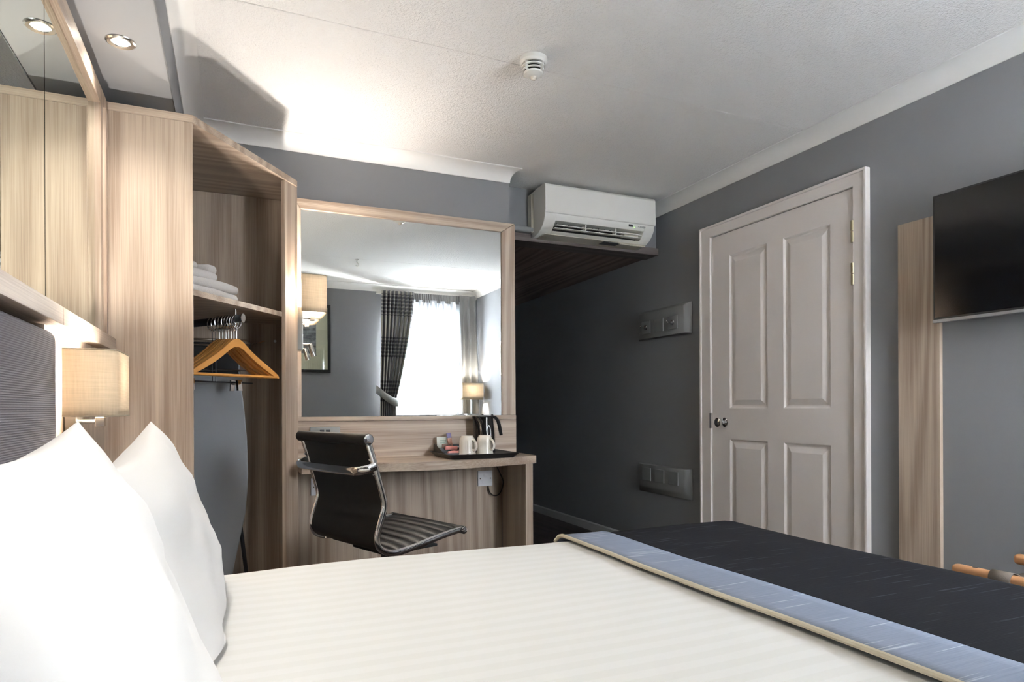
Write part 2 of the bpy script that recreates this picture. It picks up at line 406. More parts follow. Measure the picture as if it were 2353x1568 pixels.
# local coordinates: x toward the room is negative, y along the wall
DY0, DY1, DT = -.562, .560, 2.058          # outer frame
LY0, LY1, LT = -.484, .466, 1.986          # leaf
fr = B()
def arch(b, y0, y1, z0, z1, horiz=False):
    b.box(-.030, 0, y0, y1, z0, z1)
fb = B(); fb.prism([(DY0, 0), (DY0, DT), (DY1, DT), (DY1, 0), (LY1 + .004, 0), (LY1 + .004, LT + .004), (LY0 - .004, LT + .004), (LY0 - .004, 0)], -.024, 0, 'yz')
fb.build('door_frame', 'door_paint', dr, bevel=.006, segs=3)
fb = B(); fb.prism([(DY0, 0), (DY0, DT), (DY1, DT), (DY1, 0), (DY1 - .014, 0), (DY1 - .014, DT - .014), (DY0 + .014, DT - .014), (DY0 + .014, 0)], -.032, -.02, 'yz')
fb.build('frame_bead', 'door_paint', dr, bevel=.005, segs=3)
# leaf with four raised panels
pan = [(-.358, -.072, .972, 1.855), (.038, .322, .972, 1.855), (-.358, -.072, .20, .795), (.038, .322, .20, .795)]
lb = B(); ys = sorted({LY0, LY1, *[q for p in pan for q in p[:2]]}); zs = sorted({.006, LT, *[q for p in pan for q in p[2:]]})
XFACE = -.012
for i in range(len(ys) - 1):
    for k in range(len(zs) - 1):
        yc, zc = (ys[i] + ys[i + 1]) / 2, (zs[k] + zs[k + 1]) / 2
        if any(p[0] < yc < p[1] and p[2] < zc < p[3] for p in pan): continue
        lb._add([(XFACE, ys[i], zs[k]), (XFACE, ys[i + 1], zs[k]), (XFACE, ys[i + 1], zs[k + 1]), (XFACE, ys[i], zs[k + 1])], [(0, 1, 2, 3)])
bmesh.ops.remove_doubles(lb.bm, verts=lb.bm.verts, dist=1e-5)
lb._add([(XFACE, LY0, .006), (XFACE, LY1, .006), (XFACE, LY1, LT), (XFACE, LY0, LT), (0, LY0, .006), (0, LY1, .006), (0, LY1, LT), (0, LY0, LT)], [(0, 1, 5, 4), (1, 2, 6, 5), (2, 3, 7, 6), (3, 0, 4, 7)])
leaf = lb.build('door_leaf', 'door_paint', dr)
for y0, y1, z0, z1 in pan:
    prof = [(0, 0), (.003, .002), (.010, .0085), (.017, .010), (.022, .009), (.026, .0075), (.044, .001), (.048, .000)]   # inset, depth
    b = B(); rings = []
    for ins, dep in prof:
        rings.append([b.bm.verts.new((XFACE + dep, yy, zz)) for yy, zz in ((y0 + ins, z0 + ins), (y1 - ins, z0 + ins), (y1 - ins, z1 - ins), (y0 + ins, z1 - ins))])
    for A, C in zip(rings, rings[1:]):
        for j in range(4): b.bm.faces.new((A[j], A[(j + 1) % 4], C[(j + 1) % 4], C[j]))
    b.bm.faces.new(rings[-1]); b.build('raised_panel', 'door_paint', leaf, angle=4)
for hz in (1.785, 1.59):
    h = B(); h.cyl((-.021, LY0 - .002, hz - .05), (-.021, LY0 - .002, hz - .002), .008, seg=14); h.cyl((-.021, LY0 - .002, hz + .002), (-.021, LY0 - .002, hz + .05), .008, seg=14)
    h.box(-.0145, -.0115, LY0, LY0 + .012, hz - .05, hz + .05)
    h.build('hinge', 'brass', dr)
kn = B(); kn.lathe([(0, 0), (.026, 0), (.027, .006), (.020, .010), (.011, .014), (.011, .030), (.022, .036), (.027, .046), (.026, .058), (.018, .064), (0, .066)], (XFACE, .360, .892), (-1, 0, 0))
kn = kn.build('door_knob', 'chrome', leaf)
B().box(-.027, -.012, LY1 + .001, LY1 + .0115, .855, .945).build('strike_plate', 'chrome', dr, bevel=.002)

# ------------------------------------------------------------------ window in the front wall
wn = bpy.data.objects.new('window_1', None); COL.objects.link(wn); wn.location = (0, YF, 0); struct(wn, 'white glazed window behind sheer curtain')
b = B(); y0, y1 = -.085, -.035
b.box(WX0, WX0 + .05, y0, y1, WZ0, WZ1); b.box(WX1 - .05, WX1, y0, y1, WZ0, WZ1); b.box(WX0 + .05, WX1 - .05, y0, y1, WZ0, WZ0 + .05); b.box(WX0 + .05, WX1 - .05, y0, y1, WZ1 - .05, WZ1)
b.build('window_frame', 'white_paint', wn)
xs_ = [WX0 + .05, 1.853, 2.073, WX1 - .05]; zs_ = [WZ0 + .05, 1.32, 1.65, WZ1 - .05]
for xx in xs_[1:-1]: B().box(xx - .011, xx + .011, y0 + .01, y1 - .005, WZ0 + .05, WZ1 - .05).build('glazing_bar', 'white_paint', wn)
for zz in zs_[1:-1]: B().box(WX0 + .05, WX1 - .05, y0 + .012, y1 - .007, zz - .011, zz + .011).build('glazing_bar', 'white_paint', wn)
for i in range(3):
    for k in range(3):
        B().box(xs_[i] + .011, xs_[i + 1] - .011, -.062, -.058, zs_[k] + .011, zs_[k + 1] - .011).build('pane', 'glass', wn)
B().box(WX0 - .03, WX1 + .03, -.035, .03, WZ0 - .025, WZ0).build('window_sill', 'white_paint', wn, bevel=.004)
# ground outside so that the view through the panes has a horizon
struct(B().box(-8, 12, -30, -1.2, -3.2, -3.0).build('ground_outside', 'skirting'), 'pale ground far below the window')

# ------------------------------------------------------------------ curtains (seen in the desk mirror)
def curtain(name, mat, xa, xb, z0, z1, y, folds, amp, shape=None, parent=None, nz=40, nx=120, hem=None, thick=0, loop=0):
    P = []; U = []
    for k in range(nz + 1):
        v = k / nz; row = []
        for i in range(nx + 1):
            u = i / nx
            zl = z0 + (hem(u) if hem else 0)
            z = zl + (z1 - zl) * v
            a, c = (xa, xb) if shape is None else shape(z)
            x = a + (c - a) * u
            sq = min(1.25, (xb - xa) / max(c - a, .02)) if shape else 1
            yy = y + amp * math.sin(u * folds * 2 * PI + .5 * math.sin(v * 3 + u * 9)) * (1 if v < .93 else .6) + amp * .4 * math.sin(u * folds * 5.1 + v * 2.2)
            if loop: x += loop * math.sin(u * folds * 4 * PI + .8 * math.sin(u * 11) + .25 * v)
            row.append((x, yy, z))
        P.append(row)
    me = bpy.data.meshes.new(name); n = nx + 1
    me.from_pydata([p for r in P for p in r], [], [(k * n + i, k * n + i + 1, (k + 1) * n + i + 1, (k + 1) * n + i) for k in range(nz) for i in range(nx)])
    uv = me.uv_layers.new()
    for l in me.loops:
        vi = l.vertex_index; uv.data[l.index].uv = ((vi % n) / nx, (vi // n) / nz)
    for p in me.polygons: p.use_smooth = True
    me.materials.append(M[mat]); o = bpy.data.objects.new(name, me); COL.objects.link(o); o.parent = parent
    if thick:
        md = o.modifiers.new('thickness', 'SOLIDIFY'); md.thickness = thick
    return o
def left_shape(z):
    tie = 1.06
    if z >= tie:
        u = min(1, (z - tie) / (2.26 - tie)); right = 1.655 + (1.86 - 1.655) * (1 - (1 - u) ** 1.5); left = 1.475 + .02 * u
    else:
        u = (tie - z) / tie; right = 1.655 + .02 * u; left = 1.475 - .01 * math.sin(PI * u) + .10 * (u < .08) * 0
    return left, right
pc = thing('plaid_curtain', 'charcoal and cream plaid curtain gathered into a silver tieback', 'curtain', (0, YF, 0))
curtain('drape', 'plaid', 1.495, 1.86, .02, 2.2605, .115, 9, .020, left_shape, pc, 60, 200, thick=.002)
tb = B(); path = [(1.452, .02, 1.19), (1.458, .10, 1.172), (1.48, .155, 1.145), (1.54, .172, 1.095), (1.61, .168, 1.055), (1.665, .145, 1.045), (1.685, .10, 1.06), (1.68, .055, 1.08)]
sp = smooth_path(path, 6)
tb.grid([[p + Vector((0, 0, -.045)) for p in sp], [p + Vector((0, .004, 0)) for p in sp], [p + Vector((0, 0, .045)) for p in sp]])
tie = tb.build('tieback', 'tie_silver', pc); md = tie.modifiers.new('thickness', 'SOLIDIFY'); md.thickness = .006
sc_ = thing('sheer_curtain', 'white sheer curtain hanging across the bright window', 'curtain', (0, YF, 0))
curtain('voile', 'voile', 1.62, 2.47, .905, 2.19, .062, 9, .020, None, sc_, 12, 360, hem=lambda u: .022 * abs(math.sin(u * 9 * PI)), loop=.024)
curtain('heading_tape', 'curtain_silver', 1.62, 2.60, 2.165, 2.2605, .064, 40, .004, None, sc_, 3, 240)
rc = thing('silver_curtain', 'plain silver-grey curtain beside the table lamp', 'curtain', (0, YF, 0))
curtain('drape', 'curtain_silver', 2.40, 2.60, .02, 2.2605, .105, 2.5, .016, lambda z: (2.385 + .05 * (2.24 - z) / 2.24, 2.595 + .02 * math.sin(z * 2)), rc, 40, 80, thick=.002)
rl = tag(B().box(1.46, 2.62, YF + .001, YF + .030, 2.236, 2.2615).build('curtain_rail', 'white_plastic'), 'white curtain rail above the window', 'rail')

# ------------------------------------------------------------------ bed
BX0, BX1, BY0, BY1, BZ = -.36, 1.555, .30, 1.715, .595
bed = thing('bed', 'double bed with a pale mattress and dark fabric base', 'bed', (0, 0, 0))
B().rbox(BX0, BX1 - .02, BY0 + .02, BY1 - .03, .30, .55, .04, (4, 4, 2)).build('mattress', 'mattress', bed)
B().box(BX0, BX1 - .03, BY0 + .03, BY1 - .04, .05, .298).build('base', 'divan', bed, bevel=.01)
for lx in (BX0 + .08, BX1 - .14):
    for ly in (BY0 + .1, BY1 - .1): B().cyl((lx, ly, 0), (lx, ly, .05), .025, seg=14).build('leg', 'black_plastic', bed)
def shell(name, mat, parent, x0, x1, off, r, z0, x_open, disp, seed, thick=.006, nx=30, ny=40, extra=None):
    b = B(); b.rbox(x0, x1, BY0 - off, BY1 + off, z0 - .3, BZ + off, r, (nx, ny, 10), 0)
    kill = [f for f in b.bm.faces if f.calc_center_median().z < z0 or (x_open and f.calc_center_median().x < x0 + r * .9)]
    bmesh.ops.delete(b.bm, geom=kill, context='FACES')
    if x_open:   # straighten the open edge
        pass
    for v in b.bm.verts:
        n = noise.noise(v.co * 2.2 + Vector((seed, 0, 0))) * disp + noise.noise(v.co * 6 + Vector((0, seed, 0))) * disp * .35
        if v.co.z > BZ - .06: v.co.z += n
        else: v.co.y += n * (1 if v.co.y > 1 else -1)
        if extra: extra(v)
    return b
def fin(o, thick):
    md = o.modifiers.new('thickness', 'SOLIDIFY'); md.thickness = thick; md.offset = 1
    return o
du = tag(shell('duvet', 'duvet', None, BX0 + .06, BX1 + .004, 0.0, .075, .30, False, .006, 1).build('duvet', 'duvet', None), 'white satin-striped duvet covering the bed', 'duvet'); 
# runner: dark throw with a pale band and piped edge
RX = .885
def runner_part(name, mat, xa, xb, parent, off, seed=1):
    b = B(); R = .08; top = BZ + off; ya, yb = BY0 - off, BY1 + off; xe = BX1 + off + .004
    # cross-section along y (down the sides), swept along x, closing over the foot
    sec = [(ya, .36), (ya, .44), (ya, .50)] + [(ya + R * (1 - math.cos(a)), top - R + R * math.sin(a)) for a in [i / 6 * PI / 2 for i in range(7)]]
    ny = 36
    sec += [(ya + R + (yb - ya - 2 * R) * i / ny, top) for i in range(1, ny)]
    sec += [(yb - R + R * math.sin(a), top - R + R * math.cos(a)) for a in [i / 6 * PI / 2 for i in range(7)]] + [(yb, .50), (yb, .44), (yb, .36)]
    xs = []
    nx = max(4, int((min(xb, xe - R) - xa) / .025))
    xs = [(xa + (min(xb, xe - R) - xa) * i / nx, 0) for i in range(nx + 1)]
    if xb > xe - R:
        xs += [(xe - R + R * math.sin(a), R * (1 - math.cos(a))) for a in [i / 6 * PI / 2 for i in range(1, 7)]] + [(xe, R + .05), (xe, R + .12)]
    P = []
    for x, dz in xs:
        row = []
        for (y, z) in sec:
            zz = z - (dz if z > .5 else dz * max(0, (z - .36) / .14))
            k = Vector((x, y, z)); n = noise.noise(k * 2.2 + Vector((1, 0, 0))) * .006 + noise.noise(k * 6 + Vector((0, 1, 0))) * .0021
            if z > top - .06: zz += n
            # rounded foot corners in plan
            row.append((x + .035 * math.sin((y - BY0) / (BY1 - BY0) * PI) * (0.4 if x < 1.2 else 0) * 0, y, zz))
        P.append(row)
    b.grid(P); o = b.build(name, mat, parent); fin(o, .005); return o
ru = thing('bed_runner', 'dark charcoal bed runner with a blue-grey band across the bed foot', 'bed runner', (0, 0, 0))
runner_part('dark_cloth', 'runner_dark', RX + .135, 9, ru, .008)
runner_part('pale_band', 'runner_band', RX, RX + .14, ru, .013)
pts = []
for i in range(60):
    y = BY0 + .05 + (BY1 - BY0 - .06) * i / 59
    k = Vector((RX, y, BZ + .013)); n = noise.noise(k * 2.2 + Vector((1, 0, 0))) * .006 + noise.noise(k * 6 + Vector((0, 1, 0))) * .0021
    e = max(0, (y - (BY1 - .06)) / .07); pts.append((RX - .002, y, BZ + .015 + n - .05 * e ** 2.2))
B().tube(pts, .0055, 8).build('piping', 'piping', ru)

def pillow(name, label, cy, wid, hei, thk, bot, top, seed, yaw=0, skew=0, flop=0, tilt=0):
    # bot/top: (x, z) of the middle of lower and upper edge
    na, nb = 48, 40; b = B()
    bx, bz = bot; tx, tz = top; up = Vector((tx - bx, 0, tz - bz)).normalized(); nrm = Vector((up.z, 0, -up.x))
    c = Vector(((bx + tx) / 2, cy, (bz + tz) / 2)); W, H = wid / 2, hei / 2
    R = Matrix.Rotation(yaw, 3, 'Z')
    for sg in (1, -1):
        P = []
        for i in range(na + 1):
            row = []
            for k in range(nb + 1):
                a = -1 + 2 * i / na; d = -1 + 2 * k / nb
                a = math.sin(a * PI / 2); d = math.sin(d * PI / 2)
                e = ((1 - abs(a) ** 2.6) * (1 - abs(d) ** 2.6))
                th = thk[0 if sg > 0 else 1] / 2 * e ** .5 if e > 0 else 0
                aw = a * W * (1 - .075 * (1 - d * d) * abs(a) ** 3); dh = d * H * (1 - .13 * (1 - a * a) * abs(d) ** 3)
                q = Vector((a * 2.1, d * 2.1, sg * .7 + seed))
                wr = noise.noise(q * 1.3) * .016 + noise.noise(Vector((a * 4 + d * 3, a * 2 - d * 6, seed))) * .006 * e
                cr = (abs(a * d)) ** 3      # creases drawn toward the corners
                wr += .006 * math.sin(13 * math.atan2(1.05 - d, 1.05 - a) + seed) * cr * (1 - cr) * 3
                p = Vector((0, aw, 0)) + up * dh + nrm * (sg * th + wr * (e ** .5) * sg)
                p += nrm * flop * max(0, d) ** 2 * 1.0 + Vector((0, 1, 0)) * skew * d + Vector((0, 0, 1)) * tilt * a
                q_ = c + R @ p; q_.z = max(q_.z, BZ + .009 + .002 * noise.noise(q_ * 9)); row.append(q_)
            P.append(row)
        b.grid(P if sg > 0 else P[::-1])
    bmesh.ops.remove_doubles(b.bm, verts=b.bm.verts, dist=1e-5)
    o = b.build(name, 'cotton', None, angle=80); return tag(o, label, 'pillow', 'pillows leaning on the headboard')
pillow('pillow', 'plump white pillow leaning closer to the wardrobe', 1.325, .68, .43, (.13, .20), (-.045, .535), (-.160, .905), 3.1, tilt=.028)
pillow('pillow', 'plump white pillow in front, overlapping the other pillow', .64, .72, .49, (.125, .24), (-.022, .52), (-.178, .95), 9.4)

# ------------------------------------------------------------------ headboard wall
hb = thing('headboard', 'dark grey ribbed fabric headboard with wood-effect surround', 'headboard', (XL, 0, 0))
B().rbox(.001, .062, .10, 1.795, .30, 1.163, .025, (2, 8, 6), .0).build('upholstered_pad', 'headboard', hb)
B().box(.001, .035, 1.80, 2.557, .02, 1.18).build('side_panel', 'wood_z3', hb, bevel=.001)
B().box(.001, .072, YF, 1.803, 1.178, 1.222).build('ledge', 'wood_y', hb, bevel=.004)
B().box(.001, .072, 1.8035, 2.555, 1.178, 1.222).build('ledge', 'wood_y', hb, bevel=.004)
hm = thing('wall_mirror', 'wide mirror in a wood-effect frame above the headboard', 'mirror', (XL, 0, 0))
MZ0, MZ1 = 1.224, 2.03
B().box(.001, .048, 2.44, 2.555, MZ0, MZ1).build('frame_stile', 'wood_z2', hm, bevel=.003)
B().box(.028, .058, 2.475, 2.50, MZ0, MZ1 - .055).build('frame_bead', 'wood_z2', hm, bevel=.003)
B().box(.001, .048, YF + .1, 2.439, MZ1 - .058, MZ1).build('frame_rail', 'wood_y', hm, bevel=.003)
B().box(.001, .030, 1.835, 2.438, MZ0, MZ1 - .06).build('pane', 'mirror_green', hm)
B().box(.001, .030, YF + .1, 1.829, MZ0, MZ1 - .06).build('pane', 'mirror_green', hm)
B().box(.001, .024, 1.829, 1.835, MZ0, MZ1 - .06).build('pane_joint', 'dark_metal', hm)

# ------------------------------------------------------------------ downlights
def downlight(y, label, power):
    t = thing('downlight', label, 'downlight', (-.30, y, 2.09), 0, 'downlights in the soffit')
    B().lathe([(.024, -.001), (.026, -.004), (.036, -.006), (.041, -.003), (.042, .0)], (0, 0, 0)).build('ring', 'nickel', t)
    B().lathe([(0, -.0012), (.025, -.0012), (.025, -.0004)], (0, 0, 0)).build('lens', 'downlight_lens', t)
    light('downlight_beam', 'SPOT', (0, 0, -.012), power, WARM, t, .02, spot_size=math.radians(125), spot_blend=1.0)
    return t
downlight(2.25, 'recessed downlight glowing near the wardrobe', P_DOWN)
downlight(1.35, 'recessed downlight above the middle of the bed', P_DOWN * 1.4)
downlight(.45, 'recessed downlight above the near bed side', P_DOWN * 1.4)

# ------------------------------------------------------------------ wall lamps (local: x out of the wall, y along it, z up from the shade bottom)
def wall_lamp(label, loc, rotz, power, plate_dz=-.17):
    t = thing('wall_lamp', label, 'wall lamp', loc, rotz, 'linen wall lamps with reading spots')
    D, Wd, Hh, r = .128, .25, .172, .030
    prof = [(.012, -Wd / 2)]
    for i in range(7):
        a = -PI / 2 + i / 6 * PI / 2; prof.append((D - r + r * math.cos(a), -Wd / 2 + r + r * math.sin(a)))
    for i in range(7):
        a = i / 6 * PI / 2; prof.append((D - r + r * math.cos(a), Wd / 2 - r + r * math.sin(a)))
    prof.append((.012, Wd / 2))
    b = B(); k = 6; b.grid([[(x, y, Hh * j / k) for j in range(k + 1)] for x, y in prof])
    sh = b.build('lamp_shade', 'linen', t); md = sh.modifiers.new('thickness', 'SOLIDIFY'); md.thickness = .0025; md.offset = -1
    for zz in (.002, Hh - .002):
        B().tube([(x, y, zz) for x, y in prof], .0016, 6).build('shade_rim', 'linen', sh)
    B().box(.001, .026, -.045, .045, plate_dz, .03).build('backplate', 'brushed', t, bevel=.002)
    B().cyl((.026, 0, -.014), (.068, 0, -.014), .006, seg=12).build('arm', 'nickel', t)
    B().box(.062, .084, -.011, .011, -.027, -.002).build('lamp_holder', 'nickel', t, bevel=.002)
    B().lathe([(0, 0), (.012, 0), (.013, .02), (.024, .05), (.026, .065), (.02, .082), (0, .09)], (.068, 0, .002), seg=16).build('bulb', 'bulb', t)
    light('bulb_glow', 'POINT', (.068, 0, .115), power, WARM, t, .026)
    B().cyl((.026, .0, plate_dz + .03), (.060, .0, plate_dz + .03), .0055, seg=12).build('spot_arm', 'nickel', t)
    s = B(); s.lathe([(.0, .0), (.009, .0), (.0115, .004), (.0125, .05), (.013, .062), (.0115, .062), (.010, .052)], (.062, 0, plate_dz + .034), Vector((.30, 0, -1)), 18)
    sp_ = s.build('reading_spot', 'nickel', t)
    B().lathe([(0, .056), (.0105, .056)], (.062, 0, plate_dz + .034), Vector((.30, 0, -1)), 16).build('spot_lens', 'spot_lens', sp_)
    B().cyl((.026, -.025, plate_dz + .07), (.029, -.025, plate_dz + .07), .004, seg=10).build('switch', 'chrome', t)
    return t
wall_lamp('linen wall lamp beside the headboard above the pillows', (-.393, 2.02, .962), 0, P_BED)
wall_lamp('linen wall lamp on the wardrobe side beside the desk mirror', (.284, 3.188, 1.425), 0, P_DESK)

# ------------------------------------------------------------------ wardrobe
wd = thing('wardrobe', 'open corner wardrobe of pale wood-effect board with angled front', 'wardrobe', (0, 0, 0))
A0, A1 = (-.122, 2.56), (.270, 3.098)
WT = 2.03
B().box(-.425, -.122, 2.56, 2.58, .01, WT - .028).build('side_panel', 'wood_z', wd, bevel=.001)
B().prism([(-.425, 2.558), (-.121, 2.558), (.272, 3.092), (.284, 3.11), (.284, 3.37), (-.425, 3.37)], WT - .0275, WT, 'xy').build('top_board', 'wood_x', wd, bevel=.0015)
B().box(.258, .283, 3.112, 3.37, .01, WT - .028).build('end_panel', 'wood_z2', wd, bevel=.001)
dx, dy = .5894, .8078
B().prism([(.225, 3.040), (.272, 3.104), (.283, 3.1115), (.2585, 3.1115), (.209, 3.052)], .01, WT - .028, 'xy').build('front_stile', 'wood_z3', wd, bevel=.0015)
B().box(-.425, .258, 3.345, 3.37, .01, WT - .028).build('back_panel', 'wood_z2', wd)
B().prism([(-.42, 2.5805), (-.135, 2.5805), (.222, 3.065), (.2575, 3.112), (.2575, 3.345), (-.42, 3.345)], 1.393, 1.415, 'xy').build('shelf', 'wood_x2', wd, bevel=.0015)
B().prism([(-.42, 2.5805), (-.135, 2.5805), (.222, 3.065), (.2575, 3.112), (.2575, 3.345), (-.42, 3.345)], .06, .085, 'xy').build('floor_board', 'wood_x2', wd, bevel=.0015)
B().cyl((.199, 3.3452, 1.311), (.199, 3.3425, 1.311), .0065, seg=16).build('screw_cap', 'switch_white', wd)
# pull-out hanging rail under the shelf
RZ = 1.350; R0 = Vector((.046, 2.835, RZ)); R1 = Vector((-.20, 3.173, RZ)); rd = (R1 - R0).normalized()
ra = B(); ra.tube([R0, R1], .016, 16, flat=(.55, 1.0)); rail = ra.build('hanging_rail', 'dark_metal', wd)
B().tube([R0 - rd * .003, R0 + rd * .002], .0175, 16, flat=(.6, 1.05)).build('rail_cap', 'chrome', wd)
for q in (R0 + rd * .045, R1 - rd * .03):
    br = B(); br.cyl(q + Vector((0, 0, .016)), (q.x, q.y, 1.393), .003, seg=10); br.box(-.019, .019, -.005, .005, -.003, 0, Matrix.Translation((q.x, q.y, 1.393)) @ Matrix.Rotation(math.atan2(rd.x, -rd.y) * -1, 4, 'Z'))
    br.tube([q + Vector((0, 0, 0)) - rd * .006, q + rd * .006], .0185, 16, flat=(.6, 1.0)); br.build('rail_bracket', 'chrome', wd)

# wooden hangers (local: x across the hanger, origin on the rail)
def make_hanger(label):
    t = thing('wooden_hanger', label, 'hanger', (0, 0, 0), 0, 'wooden hangers on the wardrobe rail')
    H = .205; top = []; bot = []
    us = [0, .05, .10, .16, .24, .34, .46, .60, .74, .86, .94, .985, 1.0]
    dr_ = [0, .002, .007, .016, .031, .049, .068, .088, .107, .124, .136, .145, .152]
    tk = [.034, .034, .033, .032, .031, .030, .029, .028, .026, .023, .019, .013, .006]
    for i in range(-12, 13):
        a = abs(i); u = math.copysign(us[a], i); zt = -.081 - dr_[a]
        top.append((u * H, zt)); bot.append((u * H, zt - tk[a]))
    body = B(); body.prism(top + bot[::-1], -.006, .006, 'xz'); body.build('shoulder', 'hanger_wood', t, bevel=.0025)
    B().cyl((-H * .95, 0, -.232), (H * .95, 0, -.232), .0055, seg=12).build('cross_bar', 'hanger_wood', t)
    pin = B(); pin.cyl((0, 0, -.088), (0, 0, -.046), .0018, seg=8); pin.lathe([(0, -.050), (.005, -.048), (.006, -.044), (.004, -.040), (0, -.039)], seg=12); pin.build('pin', 'steel', t)
    ring = [(math.sin(a) * .0215, 0, -.012 - math.cos(a) * .027 + .0) for a in [i / 28 * 2 * PI for i in range(28)]]
    B().tube(ring, .0026, 8, closed=True).build('ring', 'chrome', t)
    return t
lab = ['wooden hanger at the front of the rail', 'wooden hanger second from the front', 'wooden hanger third from the front', 'wooden hanger fourth from the front', 'wooden hanger fifth from the front', 'wooden hanger sixth from the front', 'wooden hanger deepest in the wardrobe']
h0 = make_hanger(lab[0]); ang = math.atan2(.59, .81)
for i, s_ in enumerate((.040, .057, .073, .092, .108, .130, .152)):
    o = h0 if i == 0 else dup(h0, (0, 0, 0), 0, lab[i])
    q = R0 + rd * s_; o.location = (q.x, q.y, RZ + (0.0008 * i)); o.rotation_euler = (0, 0, ang + (-.02, .04, .0, .07, .03, .09, .05)[i])
# clip hangers
def make_clip_hanger(label):
    t = thing('clip_hanger', label, 'hanger', (0, 0, 0), 0, 'chrome clip hangers on the wardrobe rail')
    b = B(); b.tube([(-.19, 0, -.255), (.19, 0, -.255)], .0025, 8); b.tube([(0, 0, -.255), (0, 0, -.045)], .0015, 8); b.build('bar', 'dark_metal', t)
    B().tube([(math.sin(a) * .0215, 0, -.012 - math.cos(a) * .027) for a in [i / 28 * 2 * PI for i in range(28)]], .0026, 8, closed=True).build('ring', 'chrome', t)
    for cx in (-.13, .105):
        c = B(); c.box(cx - .011, cx + .011, -.006, -.003, -.292, -.244, Matrix.Rotation(.10, 4, 'X')); c.box(cx - .011, cx + .011, .003, .006, -.292, -.244, Matrix.Rotation(-.10, 4, 'X'))
        c.cyl((cx - .012, 0, -.262), (cx + .012, 0, -.262), .004, seg=10); c.build('clip', 'chrome', t, bevel=.001)
    return t
c0 = make_clip_hanger('chrome clip hanger behind the wooden hangers'); q = R0 + rd * .176; c0.location = q; c0.rotation_euler = (0, 0, ang + .08)
c1 = dup(c0, R0 + rd * .198, ang - .05, 'chrome clip hanger deepest on the rail')

# ironing board standing inside
ib = thing('ironing_board', 'grey covered ironing board standing upright in the wardrobe', 'ironing board', (-.105, 3.17, .0855), 0)
R_ = []
for z_, hw in ((.0, .03), (.02, .065), (.09, .098), (.21, .120), (.33, .145), (.42, .163), (.52, .172), (.60, .176), (.75, .172), (.90, .160), (.98, .150), (1.03, .146), (1.045, .135)):
    R_.append((hw, z_))
cover = B(); cover.prism([(x, z) for x, z in R_] + [(-x, z) for x, z in R_[::-1]], -.016, .016, 'xz'); cover.build('cover', 'iron_cover', ib, bevel=.010, segs=3)
for k, lx in enumerate((-.06, .10)):
    B().tube(smooth_path([(lx, .03, .95), (lx + .03, .045, .5), (lx + .07, .05, .12), (lx + .085, .05, .0)], 5), .009, 10).build('leg', 'dark_metal', ib)
B().cyl((.02, .05, .02), (.19, .05, .02), .009, seg=12).build('foot_bar', 'dark_metal', ib)
# iron holder on the back panel
ih = thing('iron_holder', 'chrome and black iron rest fixed behind the hangers', 'iron holder', (-.06, 3.345, 1.19), 0)
b = B()
for zz in (.11, .085, -.03): b.cyl((-.20, -.09, zz), (.13, -.09, zz), .0045, seg=10)
b.build('rest_bar', 'chrome', ih)
B().box(-.18, .10, -.075, -.002, -.05, .10).build('tray', 'black_plastic', ih, bevel=.01)
B().tube(smooth_path([(.10, -.03, .095), (.16, -.05, .10), (.21, -.06, .115)], 5), .003, 8).build('hook', 'chrome', ih)
B().tube([(.13, -.09, .11), (.145, -.09, .10), (.145, -.09, .03)], .0035, 8).build('hook', 'chrome', ih)
bl_ = tag(B().rbox(-.02, .05, -.012, .012, -.010, .010, .008, (3, 2, 2)).xf(Matrix.Translation((.10, 3.30, 1.20)) @ Matrix.Rotation(.45, 4, 'Y')).build('rolled_laundry_bag', 'towel'), 'rolled pale laundry bag end behind the hangers', 'bag')

# towels on the shelf: folded slabs with soft edges
def folded(b, x0, x1, y0, y1, z0, layers, th, seed):
    for i in range(layers):
        s_ = .010 * math.sin(seed + i * 1.7)
        b.rbox(x0 + s_, x1 - abs(s_), y0, y1 + s_ * .4, z0 + i * th * .93, z0 + i * th * .93 + th, th * .49, (8, 6, 1), .007, 9, seed + i)
tw = B(); folded(tw, -.17, .15, -.10, .11, 0, 2, .036, 1.0); tw.xf(Matrix.Rotation(.94, 4, 'Z'))
t1 = tag(tw.build('bath_towel', 'towel'), 'folded white bath towel lying on the wardrobe shelf', 'towel', 'white towels on the wardrobe shelf'); t1.location = (-.128, 2.835, 1.4165)
tw = B(); folded(tw, -.12, .085, -.08, .08, 0, 1, .034, 2.0); tw.rbox(.020, .082, -.078, .078, .026, .068, .02, (3, 6, 2), .006, 9, 4); tw.rbox(-.10, -.02, -.07, .07, .03, .064, .016, (3, 6, 2), .006, 9, 5); tw.xf(Matrix.Rotation(.94, 4, 'Z'))
t2 = tag(tw.build('hand_towel', 'towel'), 'rolled white hand towel on top of the bath towel', 'towel', 'white towels on the wardrobe shelf'); t2.location = (-.152, 2.805, 1.4855)
st = B(); sp = smooth_path([(-.03, 2.99, 1.445), (.005, 2.995, 1.452), (.03, 2.985, 1.432), (.06, 2.99, 1.424), (.11, 3.02, 1.421), (.16, 3.05, 1.4195), (.19, 3.07, 1.4185)], 5)
st.tube(sp, .0075, 8, flat=(1.6, .4)); sp2 = smooth_path([(.0, 2.975, 1.43), (.04, 2.975, 1.4215), (.10, 3.0, 1.4195), (.15, 3.03, 1.4185)], 5)
st.tube(sp2, .006, 8, flat=(1.6, .4)); st.rbox(-.06, .015, 2.95, 3.03, 1.4165, 1.452, .015, (3, 3, 2))
tag(st.build('black_bag_strap', 'black_plastic'), 'flat black strap lying on the shelf beside the towels', 'strap')

